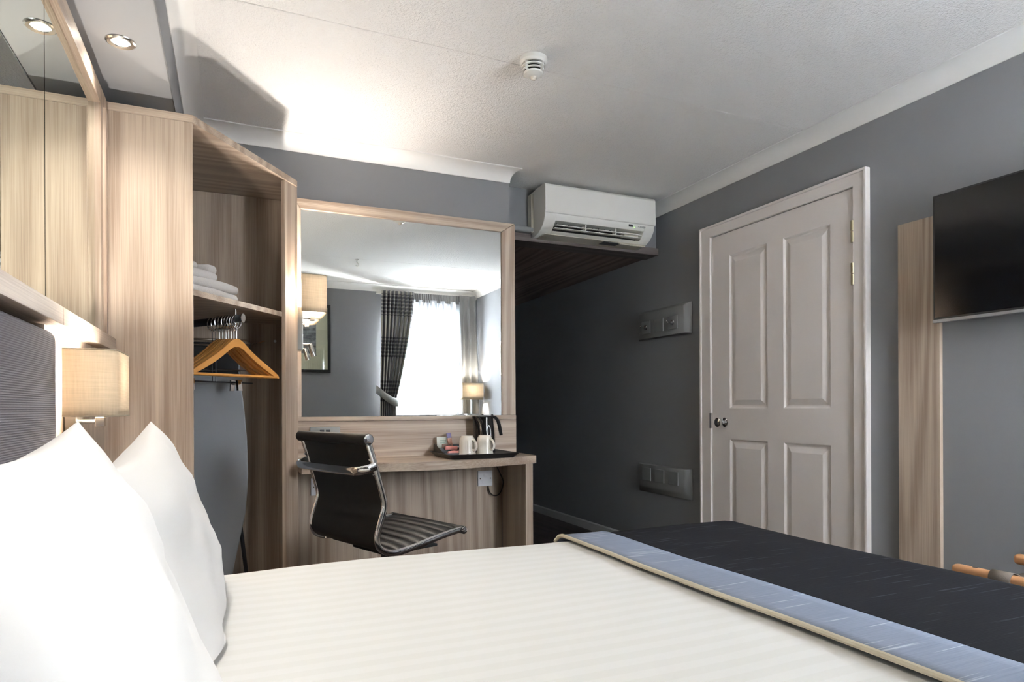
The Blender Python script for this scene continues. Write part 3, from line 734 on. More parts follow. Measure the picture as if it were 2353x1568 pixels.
# ------------------------------------------------------------------ desk
DZ = .730
dk = thing('desk', 'shallow wood-effect desk with a curved front edge', 'desk', (0, 0, 0))
edge = [(.2845, 2.975), (.45, 2.972), (.56, 2.955), (.68, 2.925), (.80, 2.908), (.90, 2.905), (1.0, 2.912), (1.10, 2.930), (1.22, 2.962), (1.34, 3.000), (1.425, 3.025), (1.455, 3.038), (1.472, 3.056), (1.478, 3.08)]
sp = [(p.x, p.y) for p in smooth_path([(x, y, 0) for x, y in edge], 3)]
B().prism(sp + [(1.478, 3.309), (.2845, 3.309)], DZ - .040, DZ, 'xy').build('desktop', 'wood_x', dk, bevel=.002)
B().box(1.398, 1.440, 3.030, 3.345, .01, DZ - .0405).build('end_panel', 'wood_z2', dk, bevel=.002)
B().box(.2845, 1.397, 3.345, 3.368, .01, DZ - .0405).build('back_panel', 'wood_z3', dk)
B().box(.2845, 1.470, 3.310, 3.368, DZ - .039, .917).build('upstand', 'wood_x2', dk, bevel=.0015)
dm = thing('desk_mirror', 'large rectangular mirror in a wood-effect frame above the desk', 'mirror', (0, 0, 0))
MX0, MX1, MZa, MZb = .2845, 1.466, .918, 2.014
fw = .082
B().box(MX0, MX1, 3.300, 3.368, MZa, MZa + .022).build('bottom_rail', 'wood_x', dm, bevel=.002)
def framepiece(poly, mat, name='frame_rail'):
    B().prism(poly, 3.306, 3.368, 'xz').build(name, mat, dm, bevel=.004, segs=3)
fl = .034
framepiece([(MX0, MZb), (MX1, MZb), (MX1 - fw, MZb - .053), (MX0 + fl, MZb - .053)], 'wood_x2')
framepiece([(MX0, MZa + .0225), (MX0, MZb - .0005), (MX0 + fl - .0004, MZb - .0535), (MX0 + fl - .0004, MZa + .0225)], 'wood_z', 'frame_stile')
framepiece([(MX1, MZa + .0225), (MX1, MZb - .0005), (MX1 - fw + .0004, MZb - .0535), (MX1 - fw + .0004, MZa + .0225)], 'wood_z3', 'frame_stile')
B().box(MX0 + fl, MX1 - fw, 3.3155, 3.360, MZa + .0225, MZb - .054).build('mirror_glass', 'mirror', dm)

# sockets and switches
so = thing('double_socket', 'brushed steel double socket on the desk upstand', 'socket', (.428, 3.310, .846))
B().box(-.073, .073, -.009, -.0005, -.044, .044).build('plate', 'brushed', so, bevel=.003)
for sx in (-1, 1):
    B().box(sx * .004 + (-.021 if sx < 0 else .0), sx * .004 + (0 if sx < 0 else .021), -.014, -.0095, .006, .030).build('rocker', 'black_plastic', so, bevel=.002)
    for hx, hz, hw, hh in ((0, .012, .004, .008), (-.011, -.008, .0065, .005), (.011, -.008, .0065, .005)):
        B().box(sx * .042 + hx - hw / 2, sx * .042 + hx + hw / 2, -.0098, -.0092, hz - hh / 2, hz + hh / 2).build('pin_hole', 'dark_void', so)
    B().lathe([(0, .0012), (.0035, .001), (.004, 0)], (sx * .062, -.009, 0), (0, -1, 0), 12).build('screw', 'chrome', so)
sw = thing('fused_spur', 'white square fused outlet plate under the desk', 'outlet', (1.292, 3.345, .590))
B().box(-.043, .043, -.011, -.0005, -.043, .043).build('plate', 'switch_white', sw, bevel=.003)
B().box(-.0095, .0095, -.0145, -.0112, .010, .026).build('switch', 'switch_white', sw, bevel=.0015)
B().box(-.02, .02, -.0125, -.0112, -.026, -.008).build('fuse_cover', 'switch_white', sw, bevel=.001)
for sx in (-1, 1): B().lathe([(0, .001), (.0032, .0008), (.0035, 0)], (sx * .0302, -.011, 0), (0, -1, 0), 12).build('screw', 'chrome', sw)
s2 = thing('blank_plate', 'white double blank outlet plate behind the chair', 'outlet', (.437, 3.345, .590))
B().box(-.073, .073, -.010, -.0005, -.043, .043).build('plate', 'switch_white', s2, bevel=.003)
for sx in (-1, 1): B().lathe([(0, .001), (.0032, .0008), (.0035, 0)], (sx * .0602, -.010, 0), (0, -1, 0), 12).build('screw', 'chrome', s2)
tag(B().tube(smooth_path([(1.31, 3.339, .545), (1.315, 3.33, .515), (1.335, 3.325, .495), (1.365, 3.32, .498), (1.40 - .015, 3.315, .535), (1.388, 3.31, .575), (1.375, 3.315, .61), (1.355, 3.32, .655), (1.345, 3.32, .688)], 6), .0035, 8).build('kettle_flex', 'cable'), 'dark flex hanging between the desk and the fused outlet', 'cable')

# ------------------------------------------------------------------ hospitality tray
tr = thing('serving_tray', 'black rectangular serving tray on the desk', 'tray', (1.146, 3.122, DZ))
b = B(); rings = []
for ox, oy, z_ in ((.165, .150, .0005), (.170, .155, .006), (.188, .172, .024), (.184, .168, .025), (.166, .151, .010), (.160, .145, .0095)):
    rr = .018; ring = []
    for cx, cy, a0 in ((ox - rr, oy - rr, 0), (-ox + rr, oy - rr, PI / 2), (-ox + rr, -oy + rr, PI), (ox - rr, -oy + rr, 1.5 * PI)):
        for i in range(4): a = a0 + i / 3 * PI / 2; ring.append(b.bm.verts.new((cx + rr * math.cos(a), cy + rr * math.sin(a), z_)))
    rings.append(ring)
n = len(rings[0])
for A, C in zip(rings, rings[1:]):
    for j in range(n): b.bm.faces.new((A[j], A[(j + 1) % n], C[(j + 1) % n], C[j]))
b.bm.faces.new(rings[0][::-1]); b.bm.faces.new(rings[-1]); b.build('tray_body', 'black_plastic', tr)
TZ = DZ + .0102
def make_mug(label, loc, rz):
    t = thing('mug', label, 'mug', loc, rz, 'upturned mugs on the tray')
    prof = [(.0, .0985), (.029, .0985), (.0305, .099), (.032, .0975), (.033, .093), (.0385, .084), (.0405, .076), (.041, .06), (.0415, .035), (.043, .015), (.0465, .003), (.0465, .0005), (.044, .001), (.040, .016), (.038, .04), (.037, .08), (.0, .088)]
    B().lathe(prof, seg=36).build('cup', 'ceramic', t, angle=50)
    B().tube(smooth_path([(.039, 0, .078), (.052, 0, .076), (.063, 0, .062), (.0665, 0, .044), (.060, 0, .028), (.050, 0, .023), (.041, 0, .030)], 5), .0062, 10, flat=(1.2, .75)).build('handle', 'ceramic', t)
    return t
m0 = make_mug('upturned white mug beside the teaspoon', (1.108, 3.115, TZ), -1.12)
dup(m0, (1.212, 3.135, TZ), -1.12, 'upturned white mug in front of the kettle')
# kettle (local: +x handle side)
kt = thing('kettle', 'glossy black electric kettle at the back of the tray', 'kettle', (1.248, 3.238, TZ), .10)
b = B(); b.lathe([(0, .0005), (.060, .0005), (.062, .006), (.062, .016), (.0605, .018)], seg=36); b.build('base', 'black_plastic', kt)
b = B(); rings = []
for z_, r_ in ((.0185, .0595), (.03, .061), (.06, .0605), (.10, .0575), (.14, .053), (.17, .050), (.187, .0495), (.1925, .0485)):
    ring = []
    for j in range(40):
        a = 2 * PI * j / 40; x, y = r_ * math.cos(a), r_ * math.sin(a)
        if z_ > .12:      # pouring lip toward -x
            k = max(0, -math.cos(a)) ** 8; x -= k * .020 * (z_ - .12) / .07
        ring.append(b.bm.verts.new((x, y, z_ + (max(0, -math.cos(a)) ** 4 * .004 if z_ > .18 else 0))))
    rings.append(ring)
for A, C in zip(rings, rings[1:]):
    for j in range(40): b.bm.faces.new((A[j], A[(j + 1) % 40], C[(j + 1) % 40], C[j]))
b.bm.faces.new(rings[0][::-1]); b.bm.faces.new(rings[-1]); b.build('body', 'black_gloss', kt, angle=50)
B().lathe([(.044, .1935), (.042, .199), (.03, .202), (0, .203)], seg=32).build('lid', 'black_plastic', kt)
B().tube(smooth_path([(.036, 0, .193), (.060, 0, .192), (.080, 0, .178), (.092, 0, .150), (.100, 0, .115), (.105, 0, .092)], 6), [.010] * 4 + [.0105] * 12 + [.011] * 10 + [.0105] * 5, 12, flat=(1.15, .8)).build('handle', 'black_plastic', kt)
B().cyl((.050, 0, .199), (.050, 0, .206), .006, seg=14).build('lid_button', 'black_plastic', kt)
gz = B(); ov = []
for sc, off in ((1, .0), (1, .0035), (.72, .0045), (.66, .002)):
    ring = []
    for j in range(28):
        a = 2 * PI * j / 28; u, zz = .0125 * sc * math.cos(a), .105 + .045 * (1 - (1 - sc) * .5) * math.sin(a)
        ph = -1.55 + u / .056; rr = .0605 - (zz - .06) * .075 * (1 if zz > .06 else 0) + off - .0015
        ring.append(gz.bm.verts.new((rr * math.cos(ph), rr * math.sin(ph), zz)))
    ov.append(ring)
for A, C in zip(ov, ov[1:]):
    for j in range(28): gz.bm.faces.new((A[j], A[(j + 1) % 28], C[(j + 1) % 28], C[j]))
gz.build('gauge_ring', 'switch_white', kt)
# caddy with sachets
cd = thing('sachet_caddy', 'dark open caddy holding tea and coffee sachets', 'caddy', (1.047, 3.185, TZ), 0)
B().prism([(.115, .002), (.115, .046), (.098, .052), (-.060, .012), (-.075, .010), (-.075, .002)], -.062, -.059, 'yz').build('side', 'black_plastic', cd)
B().prism([(.115, .002), (.115, .046), (.098, .052), (-.060, .012), (-.075, .010), (-.075, .002)], .085, .088, 'yz').build('side', 'black_plastic', cd)
b = B(); b.box(-.059, .085, -.075, .115, .0005, .003); b.box(-.059, .085, .112, .115, .003, .046); b.box(-.059, .085, -.075, -.072, .003, .012); b.box(-.059, .085, .02, .022, .003, .034); b.build('tray', 'black_plastic', cd)
CZ = TZ + .0035
tc_ = thing('tea_card', 'white printed tea card standing in the caddy', 'card', (1.025, 3.266, CZ), 0)
B().box(-.030, .030, -.0015, .0015, .0, .086, Matrix.Rotation(-.12, 4, 'X')).build('card', 'card_white', tc_, bevel=.0006, segs=1)
for zz, wd_ in ((.066, .036), (.058, .036), (.0525, .030)):
    B().box(-.012, -.012 + wd_ * .9, -.0022, -.0016, zz - .0015, zz + .0015, Matrix.Rotation(-.12, 4, 'X')).build('printed_line', 'ink_green', tc_)
tag(B().rbox(-.0125, .0125, -.003, .003, 0, .095, .0028, (3, 1, 6), .002, 40).build('chocolate_stick', 'wrapper'), 'purple and brown sachet standing beside the white card', 'sachet').location = (1.066, 3.245, CZ + .012)
bpy.data.objects['chocolate_stick'].rotation_euler = (-.15, -.12, 0)
tag(B().rbox(-.026, .026, -.004, .004, 0, .050, .003, (4, 1, 4), .002, 30).build('brown_sachet', 'sachet_brown'), 'brown sachet behind the pink sachet', 'sachet').location = (1.035, 3.228, CZ)
tag(B().rbox(-.034, .034, -.009, .009, 0, .022, .006, (6, 2, 2), .003, 40).build('pink_sachet', 'sachet_pink'), 'pink sweetener sachet across the caddy', 'sachet').location = (1.050, 3.195, CZ + .018)
tag(B().rbox(-.034, .034, -.010, .010, 0, .018, .006, (6, 2, 2), .003, 40, 3).build('pink_sachet', 'sachet_pink'), 'pink sachet lying low in the caddy front', 'sachet').location = (1.048, 3.145, CZ)
tag(B().rbox(-.026, .026, -.008, .008, 0, .034, .004, (6, 2, 2), .004, 40, 5).build('milk_sachet', 'sachet_silver'), 'crumpled silver milk sachet beside the pink sachet', 'sachet').location = (1.103, 3.232, CZ)
b = B(); P_ = []
for i in range(9):
    v = -1 + 2 * i / 8; row = []
    hw = .0145 * math.sqrt(max(0, 1 - v * v)) + .0004
    for j in range(7):
        u = -1 + 2 * j / 6; row.append((v * .021, u * hw, .0055 - .0045 * (1 - u * u) * (1 - v * v)))
    P_.append(row)
b.grid(P_); sp_o = thing('teaspoon', 'steel teaspoon lying next to the mug', 'spoon', (1.072, 3.052, TZ + .001), .5)
bo = b.build('bowl', 'chrome', sp_o); md = bo.modifiers.new('thickness', 'SOLIDIFY'); md.thickness = .001
B().tube(smooth_path([(.019, 0, .0055), (.035, 0, .009), (.06, .001, .0085), (.095, .002, .004)], 5), .0022, 8, flat=(1.4, .7)).build('handle', 'chrome', sp_o)

# ------------------------------------------------------------------ desk chair (local: +x is where the sitter faces)
ch = thing('desk_chair', 'black ribbed leather office chair with chrome frame at the desk', 'chair', (.38, 2.49, 0), math.radians(21.6))
Wc = .235
prof = [(-.036, .878), (-.028, .855), (-.010, .80), (.010, .735), (.028, .675), (.036, .640), (.032, .610), (.020, .575), (.008, .540), (.005, .512), (.016, .485), (.045, .466), (.085, .458), (.15, .464), (.24, .480), (.33, .494), (.385, .500), (.402, .499)]
fine = smooth_path([(x, 0, z) for x, z in prof], 4)
for sy in (-1, 1):
    B().tube([(p.x, sy * Wc, p.z) for p in fine[2:]], .0125, 12, flat=(.62, 1)).build('side_frame', 'chrome', ch)
    B().lathe([(0, .006), (.006, .006), (.0065, .004), (.010, .004), (.017, .003), (.019, 0)], (-.036, sy * (Wc + .013), .872), (0, sy, 0), 20).build('roll_cap', 'chrome', ch)
    B().lathe([(0, .005), (.005, .005), (.0055, .003), (.009, .003), (.013, .002), (.0145, 0)], (.402, sy * (Wc + .011), .498), (0, sy, 0), 18).build('roll_cap', 'chrome', ch)
# ribbed sling
import itertools
cum = [0]
for a_, b_ in zip(fine, fine[1:]): cum.append(cum[-1] + (b_ - a_).length)
L = cum[-1]; dense = []
N = 340
for i in range(N + 1):
    s_ = L * i / N; k = next((j for j in range(len(cum) - 1) if cum[j + 1] >= s_ - 1e-9), len(cum) - 2)
    u = (s_ - cum[k]) / max(1e-9, cum[k + 1] - cum[k]); dense.append((fine[k].lerp(fine[k + 1], u), s_))
rows_f, rows_b = [], []
for i, (p, s_) in enumerate(dense):
    a_ = dense[max(i - 1, 0)][0]; b_ = dense[min(i + 1, N)][0]; d = (b_ - a_).normalized(); nn = Vector((-d.z, 0, d.x)) * 1.0
    if nn.x < 0 and nn.z < 0: nn = -nn
    rib = abs(math.sin(PI * s_ / .046)) ** .55 * .011
    rf, rb = [], []
    for j in range(9):
        y = -Wc + .006 + (2 * Wc - .012) * j / 8; e = 1 - abs(-1 + 2 * j / 8) ** 6 * .8
        up = Vector((d.z * -1, 0, d.x))
        rf.append((p.x + up.x * (rib * e + .002), y, p.z + up.z * (rib * e + .002))); rb.append((p.x - up.x * .004, y, p.z - up.z * .004))
    rows_f.append(rf); rows_b.append(rb)
b = B(); b.grid(rows_f); b.build('ribbed_pad', 'leather', ch, angle=60)
b = B(); b.grid(rows_b[::-1]); b.build('back_cover', 'leather_back', ch)
B().tube([(-.036, -Wc - .012, .872), (-.036, Wc + .012, .872)], .0205, 20).build('top_roll', 'leather_back', ch)
B().tube([(.402, -Wc - .010, .498), (.402, Wc + .010, .498)], .0155, 18).build('seat_roll', 'leather', ch)
B().tube(smooth_path([(-.003, -Wc - .004, .778), (-.035, -Wc - .002, .768), (-.062, -Wc + .02, .763), (-.070, -Wc + .06, .762), (-.074, -.08, .762), (-.074, .08, .762), (-.070, Wc - .06, .762), (-.062, Wc - .02, .763), (-.035, Wc + .002, .768), (-.003, Wc + .004, .778)], 6), .016, 14, flat=(.42, 1)).build('back_handle', 'chrome', ch)
for sy in (-1, 1):
    for zz, xx in ((.800, -.021), (.748, -.004)): B().lathe([(0, .006), (.004, .005), (.006, 0)], (xx, sy * (Wc - .002), zz), (-1, 0, 0), 12).build('bolt', 'chrome', ch)
B().box(.11, .30, -.10, .10, .425, .447).build('seat_plate', 'black_plastic', ch, bevel=.005)
B().box(.08, .30, -Wc + .03, Wc - .03, .445, .456).build('cross_brace', 'black_plastic', ch, bevel=.004)
b = B(); b.cyl((.205, 0, .425), (.205, 0, .25), .024); b.cyl((.205, 0, .25), (.205, 0, .09), .034); b.build('gas_lift', 'black_plastic', ch)
for k in range(5):
    a = k * 2 * PI / 5 + .3; ex, ey = math.cos(a), math.sin(a)
    B().tube([(.205 + ex * .02, ey * .02, .105), (.205 + ex * .15, ey * .15, .10), (.205 + ex * .27, ey * .27, .075)], [.022, .018, .013], 10).build('base_arm', 'chrome', ch)
    c = B(); px, py = .205 + ex * .275, ey * .275
    c.cyl((px - ey * .022, py + ex * .022, .0275), (px - ey * .006, py + ex * .006, .0275), .027, seg=18); c.cyl((px + ey * .006, py - ex * .006, .0275), (px + ey * .022, py - ex * .022, .0275), .027, seg=18); c.cyl((px, py, .03), (px, py, .072), .007, seg=10)
    c.build('caster', 'black_plastic', ch)

# ------------------------------------------------------------------ air conditioner (local: x along, -y into the room)
ac = thing('air_conditioner', 'white wall-mounted air conditioner above the passage', 'air conditioner', (2.085, 3.598, 0))
HW = .388
full = [(0, 1.992), (0, 2.298), (-.10, 2.306), (-.17, 2.306), (-.20, 2.296), (-.208, 2.128), (-.206, 2.106), (-.196, 2.078), (-.176, 2.048), (-.150, 2.022), (-.115, 2.003), (-.06, 1.992)]
notch = [(0, 1.992), (0, 2.298), (-.10, 2.306), (-.17, 2.306), (-.20, 2.296), (-.208, 2.128), (-.206, 2.106), (-.196, 2.085), (-.10, 2.085), (-.08, 2.035), (-.150, 2.020), (-.115, 2.003), (-.06, 1.992)]
for e0 in (-HW, HW - .075): B().prism(full, e0, e0 + .075, 'yz').build('end_cap', 'white_plastic', ac, bevel=.005, segs=3)
B().prism(notch, -HW + .074, HW - .074, 'yz').build('casing', 'white_plastic', ac)
B().box(-HW + .076, HW - .076, -.104, -.098, 2.03, 2.086).build('outlet_grille', 'dark_void', ac)
fp = B(); fp.prism([(-.196, 2.128), (-.2155, 2.134), (-.2185, 2.150), (-.216, 2.29), (-.205, 2.304), (-.17, 2.3095), (-.17, 2.300)], -HW - .002, HW + .004, 'yz'); fp.build('front_panel', 'white_plastic', ac, bevel=.003, segs=3)
B().box(-HW + .08, HW - .08, -.188, -.170, 2.054, 2.0595, None).build('vane', 'white_plastic', ac, bevel=.002)
B().box(-HW + .08, HW - .08, -.176, -.145, 2.036, 2.041).build('vane', 'white_plastic', ac, bevel=.002)
for vx in (-.10, .115): B().box(vx - .004, vx + .004, -.186, -.150, 2.040, 2.084).build('vane_bracket', 'white_plastic', ac, bevel=.001)
for i in range(11):
    vx = -.28 + i * .042; B().box(vx - .001, vx + .001, -.150, -.108, 2.045, 2.082).build('fin', 'dark_metal', ac)
B().box(.20, .305, -.150, -.106, 2.045, 2.080).build('motor_cover', 'cream_plastic', ac, bevel=.004)
B().box(.195, .225, -.2080, -.2045, 2.106, 2.124).build('sensor_window', 'black_plastic', ac)
B().lathe([(0, .001), (.0022, .0008), (.0025, 0)], (.237, -.2062, 2.105), (0, -1, 0), 10).build('indicator', 'led_green', ac)
B().box(.06, .18, -.135, -.07, 1.987, 1.991).build('rating_label', 'ink_dark', ac)
B().box(-.36, .36, -.15, -.01, 1.9905, 1.9935).build('underside', 'cream_plastic', ac)
fl_ = B(); fl_.box(.16, .35, -.006, .006, -.003, .003, Matrix.Translation((0, -.135, 1.992)) @ Matrix.Rotation(.55, 4, 'X') @ Matrix.Scale(5.5, 4, (0, 1, 0))); fl_.build('open_flap', 'cream_plastic', ac)
B().box(-HW - .016, -HW, -.05, 0, 2.03, 2.285).build('side_cover', 'cream_plastic', ac, bevel=.002)
# maker's mark: three diamonds and two small text lines
mk = B()
def diamond(cx, cz, ang_, s_):
    c_, n_ = math.cos(ang_), math.sin(ang_)
    pts = [(0, 0), (s_ * .5, s_ * .29), (s_, 0), (s_ * .5, -s_ * .29)]
    mk.prism([(cx + p * c_ - q_ * n_, cz + p * n_ + q_ * c_) for p, q_ in pts], -.2070, -.2050, 'xz')
for a_ in (PI / 2, PI / 2 + 2 * PI / 3, PI / 2 + 4 * PI / 3): diamond(.268, 2.1125, a_, .0062)
mk.build('maker_emblem', 'ink_dark', ac)
def text(body, size, loc, rot, mat, parent, name='lettering'):
    c = bpy.data.curves.new(name, 'FONT'); c.body = body; c.size = size; c.extrude = .0003
    o = bpy.data.objects.new(name, c); COL.objects.link(o)
    dg = bpy.context.evaluated_depsgraph_get(); me = bpy.data.meshes.new_from_object(o.evaluated_get(dg)); bpy.data.objects.remove(o)
    me.materials.clear(); me.materials.append(M[mat]); o = bpy.data.objects.new(name, me); COL.objects.link(o); o.location = loc; o.rotation_euler = rot; o.parent = parent; return o
text('MITSUBISHI', .0085, (.277, -.2072, 2.1125), (PI / 2, 0, 0), 'ink_dark', ac)
text('ELECTRIC', .0085, (.277, -.2068, 2.1045), (PI / 2, 0, 0), 'ink_dark', ac)
for c_ in ac.children:      # shallow lower half: the outlet sits just above the edge board
    f_ = lambda z: z if z > 2.128 else 2.128 - (2.128 - z) * .78
    if abs(c_.location.z) > 1: c_.location.z = f_(c_.location.z)
    else:
        for v_ in c_.data.vertices: v_.co.z = f_(v_.co.z)
pd = tag(B().rbox(1.465, 1.70, 3.545, 3.598, 2.051, 2.085, .012, (4, 2, 2)).build('pipe_trunking', 'grey_plate'), 'grey pipe trunking running to the air conditioner', 'trunking')

# ------------------------------------------------------------------ smoke detector
sd = thing('smoke_detector', 'white smoke detector on the ceiling', 'smoke detector', (1.077, 2.246, ZC))
B().lathe([(0, -.0005), (.053, -.0005), (.054, -.004), (.054, -.016), (.050, -.021), (.046, -.024), (.0, -.024)], seg=40).build('base', 'white_plastic', sd)
B().lathe([(.037, -.0245), (.036, -.050), (0, -.051)], seg=32).build('chamber', 'dark_void', sd)
for z_, r_ in ((-.034, .0455), (-.046, .0415)):
    B().lathe([(r_ - .009, z_ - .0025), (r_, z_ - .0022), (r_ + .0008, z_ + .002), (r_ - .008, z_ + .0025), (r_ - .009, z_ - .0025)], seg=40).build('vent_ring', 'white_plastic', sd)
for k in range(4):
    a = k * PI / 2 + .45; B().box(.030, .0475, -.0028, .0028, -.058, -.022, Matrix.Rotation(a, 4, 'Z')).build('vent_rib', 'white_plastic', sd, bevel=.001)
B().lathe([(.038, -.055), (.036, -.062), (.026, -.068), (.016, -.070), (0, -.070)], seg=36).build('cap', 'white_plastic', sd)
B().lathe([(.013, -.0705), (.012, -.077), (.008, -.082), (0, -.084)], seg=24).build('indicator_lens', 'ceramic', sd)
hk = thing('ceiling_hook', 'small white hook on the ceiling joint', 'hook', (1.05, .74, ZC))
B().lathe([(0, -.001), (.016, -.001), (.015, -.006), (.006, -.010), (0, -.010)], seg=20).build('base', 'white_plastic', hk)
B().tube(smooth_path([(0, 0, -.010), (0, 0, -.028), (.012, 0, -.040), (.014, 0, -.055), (0, 0, -.064), (-.013, 0, -.054)], 5), .004, 8).build('hook', 'white_plastic', hk)

# ------------------------------------------------------------------ plates on the wall beside the door (local: -x into the room)
def wall_plate(name, label, z0, z1, hooks):
    t = thing(name, label, 'coat hooks' if hooks else 'wall plate', (XR - .0005, 3.514, (z0 + z1) / 2))
    W2, H2, T = .284, (z1 - z0) / 2, .034
    b = B(); rings = []
    for ix, iz, tt in ((0, 0, 0), (0, 0, .004), (.030, .012 if hooks else .030, T * .75), (.048, .02 if hooks else .045, T)):
        rings.append([b.bm.verts.new((-tt, y, z)) for y, z in ((-W2 + ix, -H2 + (iz if not hooks else .004 * (ix > 0))), (W2 - ix, -H2 + (iz if not hooks else .004 * (ix > 0))), (W2 - ix, H2 - (iz if hooks else .004 * (ix > 0))), (-W2 + ix, H2 - (iz if hooks else .004 * (ix > 0))))])
    for A, C in zip(rings, rings[1:]):
        for j in range(4): b.bm.faces.new((A[j], A[(j + 1) % 4], C[(j + 1) % 4], C[j]))
    b.bm.faces.new(rings[-1]); b.build('plate', 'grey_plate', t, angle=50)
    for k, y in enumerate((.155, .010, -.135)):
        zc = -.018 if hooks else .030
        bl = B().box(-T - .006, -T + .001, y - .048, y + .048, zc - .043, zc + .043).build('raised_square', 'grey_plate', t, bevel=.002)
        if hooks and k != 1:
            h = B(); h.lathe([(0, .010), (.007, .009), (.016, .005), (.019, 0)], (-T - .006, y, zc), (-1, 0, 0), 24); h.build('rose', 'chrome', t)
            h = B(); h.tube(smooth_path([(-T - .010, y, zc - .002), (-T - .03, y, zc - .004), (-T - .045, y, zc + .002), (-T - .052, y, zc + .012)], 5), [.005] * 10 + [.0042] * 5 + [.006], 10); h.build('hook', 'chrome', t)
    return t
wall_plate('coat_hook_plate', 'grey wall plate with two chrome coat hooks', 1.445, 1.642, True)
wall_plate('blank_wall_plate', 'grey wall plate with three blank squares near the floor', .397, .592, False)

# ------------------------------------------------------------------ television and its wood strip
tag(B().box(XR - .020, XR - .0005, 1.69, 1.866, .07, 1.755).build('wood_strip', 'wood_z3', bevel=.001), 'vertical wood-effect board on the wall behind the television edge', 'wall panel')
tv = thing('television', 'flat black television mounted on the grey wall', 'television', (2.54, 1.21, 1.307))
B().box(.0, .045, -.45, .45, .015, .498).build('casing', 'black_plastic', tv, bevel=.004)
B().box(-.004, .0, -.45, .45, .012, .498).build('bezel', 'black_plastic', tv, bevel=.001)
B().box(-.0048, -.0042, -.443, .443, .020, .491).build('screen', 'screen', tv)
B().box(-.007, .012, -.452, .452, .0, .0118).build('bottom_strip', 'silver_bezel', tv, bevel=.002)
B().box(.045, .0785, -.12, .12, .15, .35).build('wall_bracket', 'black_plastic', tv)

# ------------------------------------------------------------------ luggage rack
lr = thing('luggage_rack', 'folding wooden luggage rack with webbing straps at the bed foot', 'luggage rack', (2.13, .90, 0))
RZ2 = .497; yl = .335; xa, xb = -.155, .150
for sx, xx in ((-1, xa), (1, xb)):
    B().rbox(xx - .017, xx + .017, -yl, yl, RZ2 - .017, RZ2 + .015, .012, (2, 6, 2)).build('rail', 'rack_wood', lr)
    for yy in (-yl + .05, yl - .05):
        B().lathe([(0, .0012), (.006, .001), (.007, 0)], (xx, yy + .01 * sx, RZ2 + .015), (0, 0, 1), 14).build('screw_cap', 'dark_metal', lr)
for yy, off in ((yl - .065, .0), (-yl + .065, .0)):
    for sx in (-1, 1):
        y2 = yy + sx * .014
        B().tube([(sx * .150, y2, RZ2 - .018), (-sx * .17, y2, .012)], .014, 4, flat=(.9, 1.3)).build('leg', 'rack_wood', lr)
for sx in (-1, 1):
    B().cyl((sx * .16, -yl + .05, .04), (sx * .16, yl - .05, .04), .010, seg=12).build('stretcher', 'rack_wood', lr)
for yy in (.20, 0, -.20):
    sp = smooth_path([(xa - .019, 0, RZ2 - .012), (xa - .0195, 0, RZ2 + .006), (xa - .008, 0, RZ2 + .0175), (xa + .010, 0, RZ2 + .0172), (xa + .06, 0, RZ2 - .002), (0, 0, RZ2 - .008), (xb - .06, 0, RZ2 - .002), (xb - .010, 0, RZ2 + .0172), (xb + .008, 0, RZ2 + .0175), (xb + .0195, 0, RZ2 + .006), (xb + .019, 0, RZ2 - .012)], 4)
    b = B(); b.grid([[(p.x, yy + s_ * .028, p.z) for s_ in (-1, 0, 1)] for p in sp]); o = b.build('strap', 'rack_web', lr); fin(o, .002)

# ------------------------------------------------------------------ things seen only in the desk mirror
pf = thing('framed_picture', 'black framed monochrome street photograph on a cream mount', 'picture', (.70, YF, 1.72))
b = B(); PW, PH = .272, .358; fw_ = .030
b.prism([(-PW, -PH), (PW, -PH), (PW - fw_, -PH + fw_), (-PW + fw_, -PH + fw_)], .001, .028, 'xz'); b.prism([(-PW, PH), (PW, PH), (PW - fw_, PH - fw_), (-PW + fw_, PH - fw_)], .001, .028, 'xz')
b.prism([(-PW, -PH), (-PW, PH), (-PW + fw_, PH - fw_), (-PW + fw_, -PH + fw_)], .001, .028, 'xz'); b.prism([(PW, -PH), (PW, PH), (PW - fw_, PH - fw_), (PW - fw_, -PH + fw_)], .001, .028, 'xz'); b.build('frame', 'frame_black', pf)
B().box(-PW + fw_, PW - fw_, .001, .012, -PH + fw_, PH - fw_).build('mount', 'mount_cream', pf)
B().box(-.125, .125, .0122, .0134, -.16, .20).build('photograph', 'photo', pf)
B().box(-PW + fw_, PW - fw_, .018, .0195, -PH + fw_, PH - fw_).build('glazing', 'glass', pf)
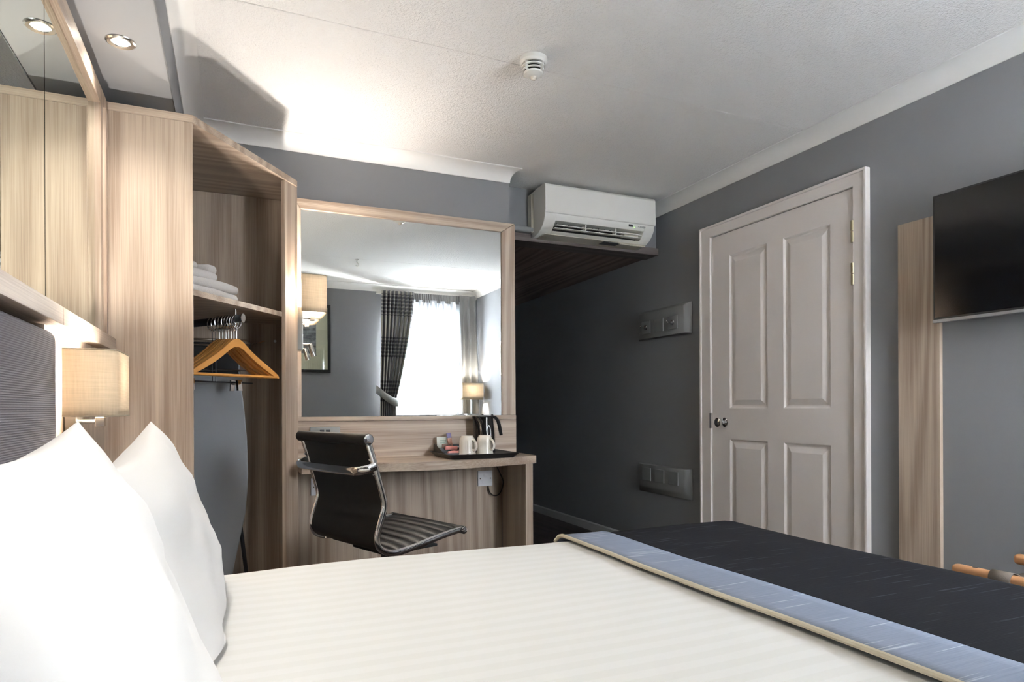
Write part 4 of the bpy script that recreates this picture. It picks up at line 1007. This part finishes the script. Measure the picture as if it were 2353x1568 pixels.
cb = thing('side_cabinet', 'dark wood side cabinet in the window corner', 'cabinet', (2.36, -.12, 0))
B().box(-.24, .24, -.17, .17, .06, .875).build('body', 'dark_wood', cb, bevel=.003); B().box(-.255, .255, -.18, .185, .876, .9).build('top', 'dark_wood', cb, bevel=.004)
for sx in (-1, 1):
    d_ = B().box(min(sx * .003, sx * .235), max(sx * .003, sx * .235), .1705, .186, .08, .86).build('door', 'dark_wood', cb, bevel=.002)
    B().cyl((sx * .03, .195, .50), (sx * .03, .195, .60), .005, seg=10).build('handle', 'chrome', d_)
b = B()
for lx in (-.2, .2):
    for ly in (-.13, .13): b.box(lx - .02, lx + .02, ly - .02, ly + .02, 0, .06)
b.build('plinth_foot', 'dark_wood', cb)
tl_ = thing('table_lamp', 'table lamp with a rectangular linen shade beside the window', 'table lamp', (2.47, -.165, .9))
B().box(-.07, .07, -.05, .05, .0005, .018).build('base', 'chrome', tl_, bevel=.003)
B().box(-.009, .009, -.009, .009, .018, .20).build('stem', 'chrome', tl_, bevel=.002)
shp = [(-.125, -.055), (.125, -.055), (.125, .055), (-.125, .055), (-.125, -.055)]
b = B(); b.grid([[(x, y, .175 + .185 * j / 5) for j in range(6)] for x, y in shp]); s_o = b.build('lamp_shade', 'linen', tl_, angle=30); md = s_o.modifiers.new('thickness', 'SOLIDIFY'); md.thickness = .002
B().lathe([(0, 0), (.012, 0), (.024, .04), (.02, .06), (0, .068)], (0, 0, .2005), seg=14).build('bulb', 'bulb', tl_)
light('bulb_glow', 'POINT', (0, 0, .295), P_TABLE, WARM, tl_, .026)
nt = thing('framed_notice', 'small white framed notice on the wall near the table lamp', 'notice', (XR - .0005, .455, 1.51))
b = B(); b.box(-.018, 0, -.15, -.13, -.18, .18); b.box(-.018, 0, .13, .15, -.18, .18); b.box(-.018, 0, -.13, .13, -.18, -.16); b.box(-.018, 0, -.13, .13, .16, .18); b.build('frame', 'white_plastic', nt)
B().box(-.008, -.001, -.13, .13, -.16, .16).build('sheet', 'card_white', nt)
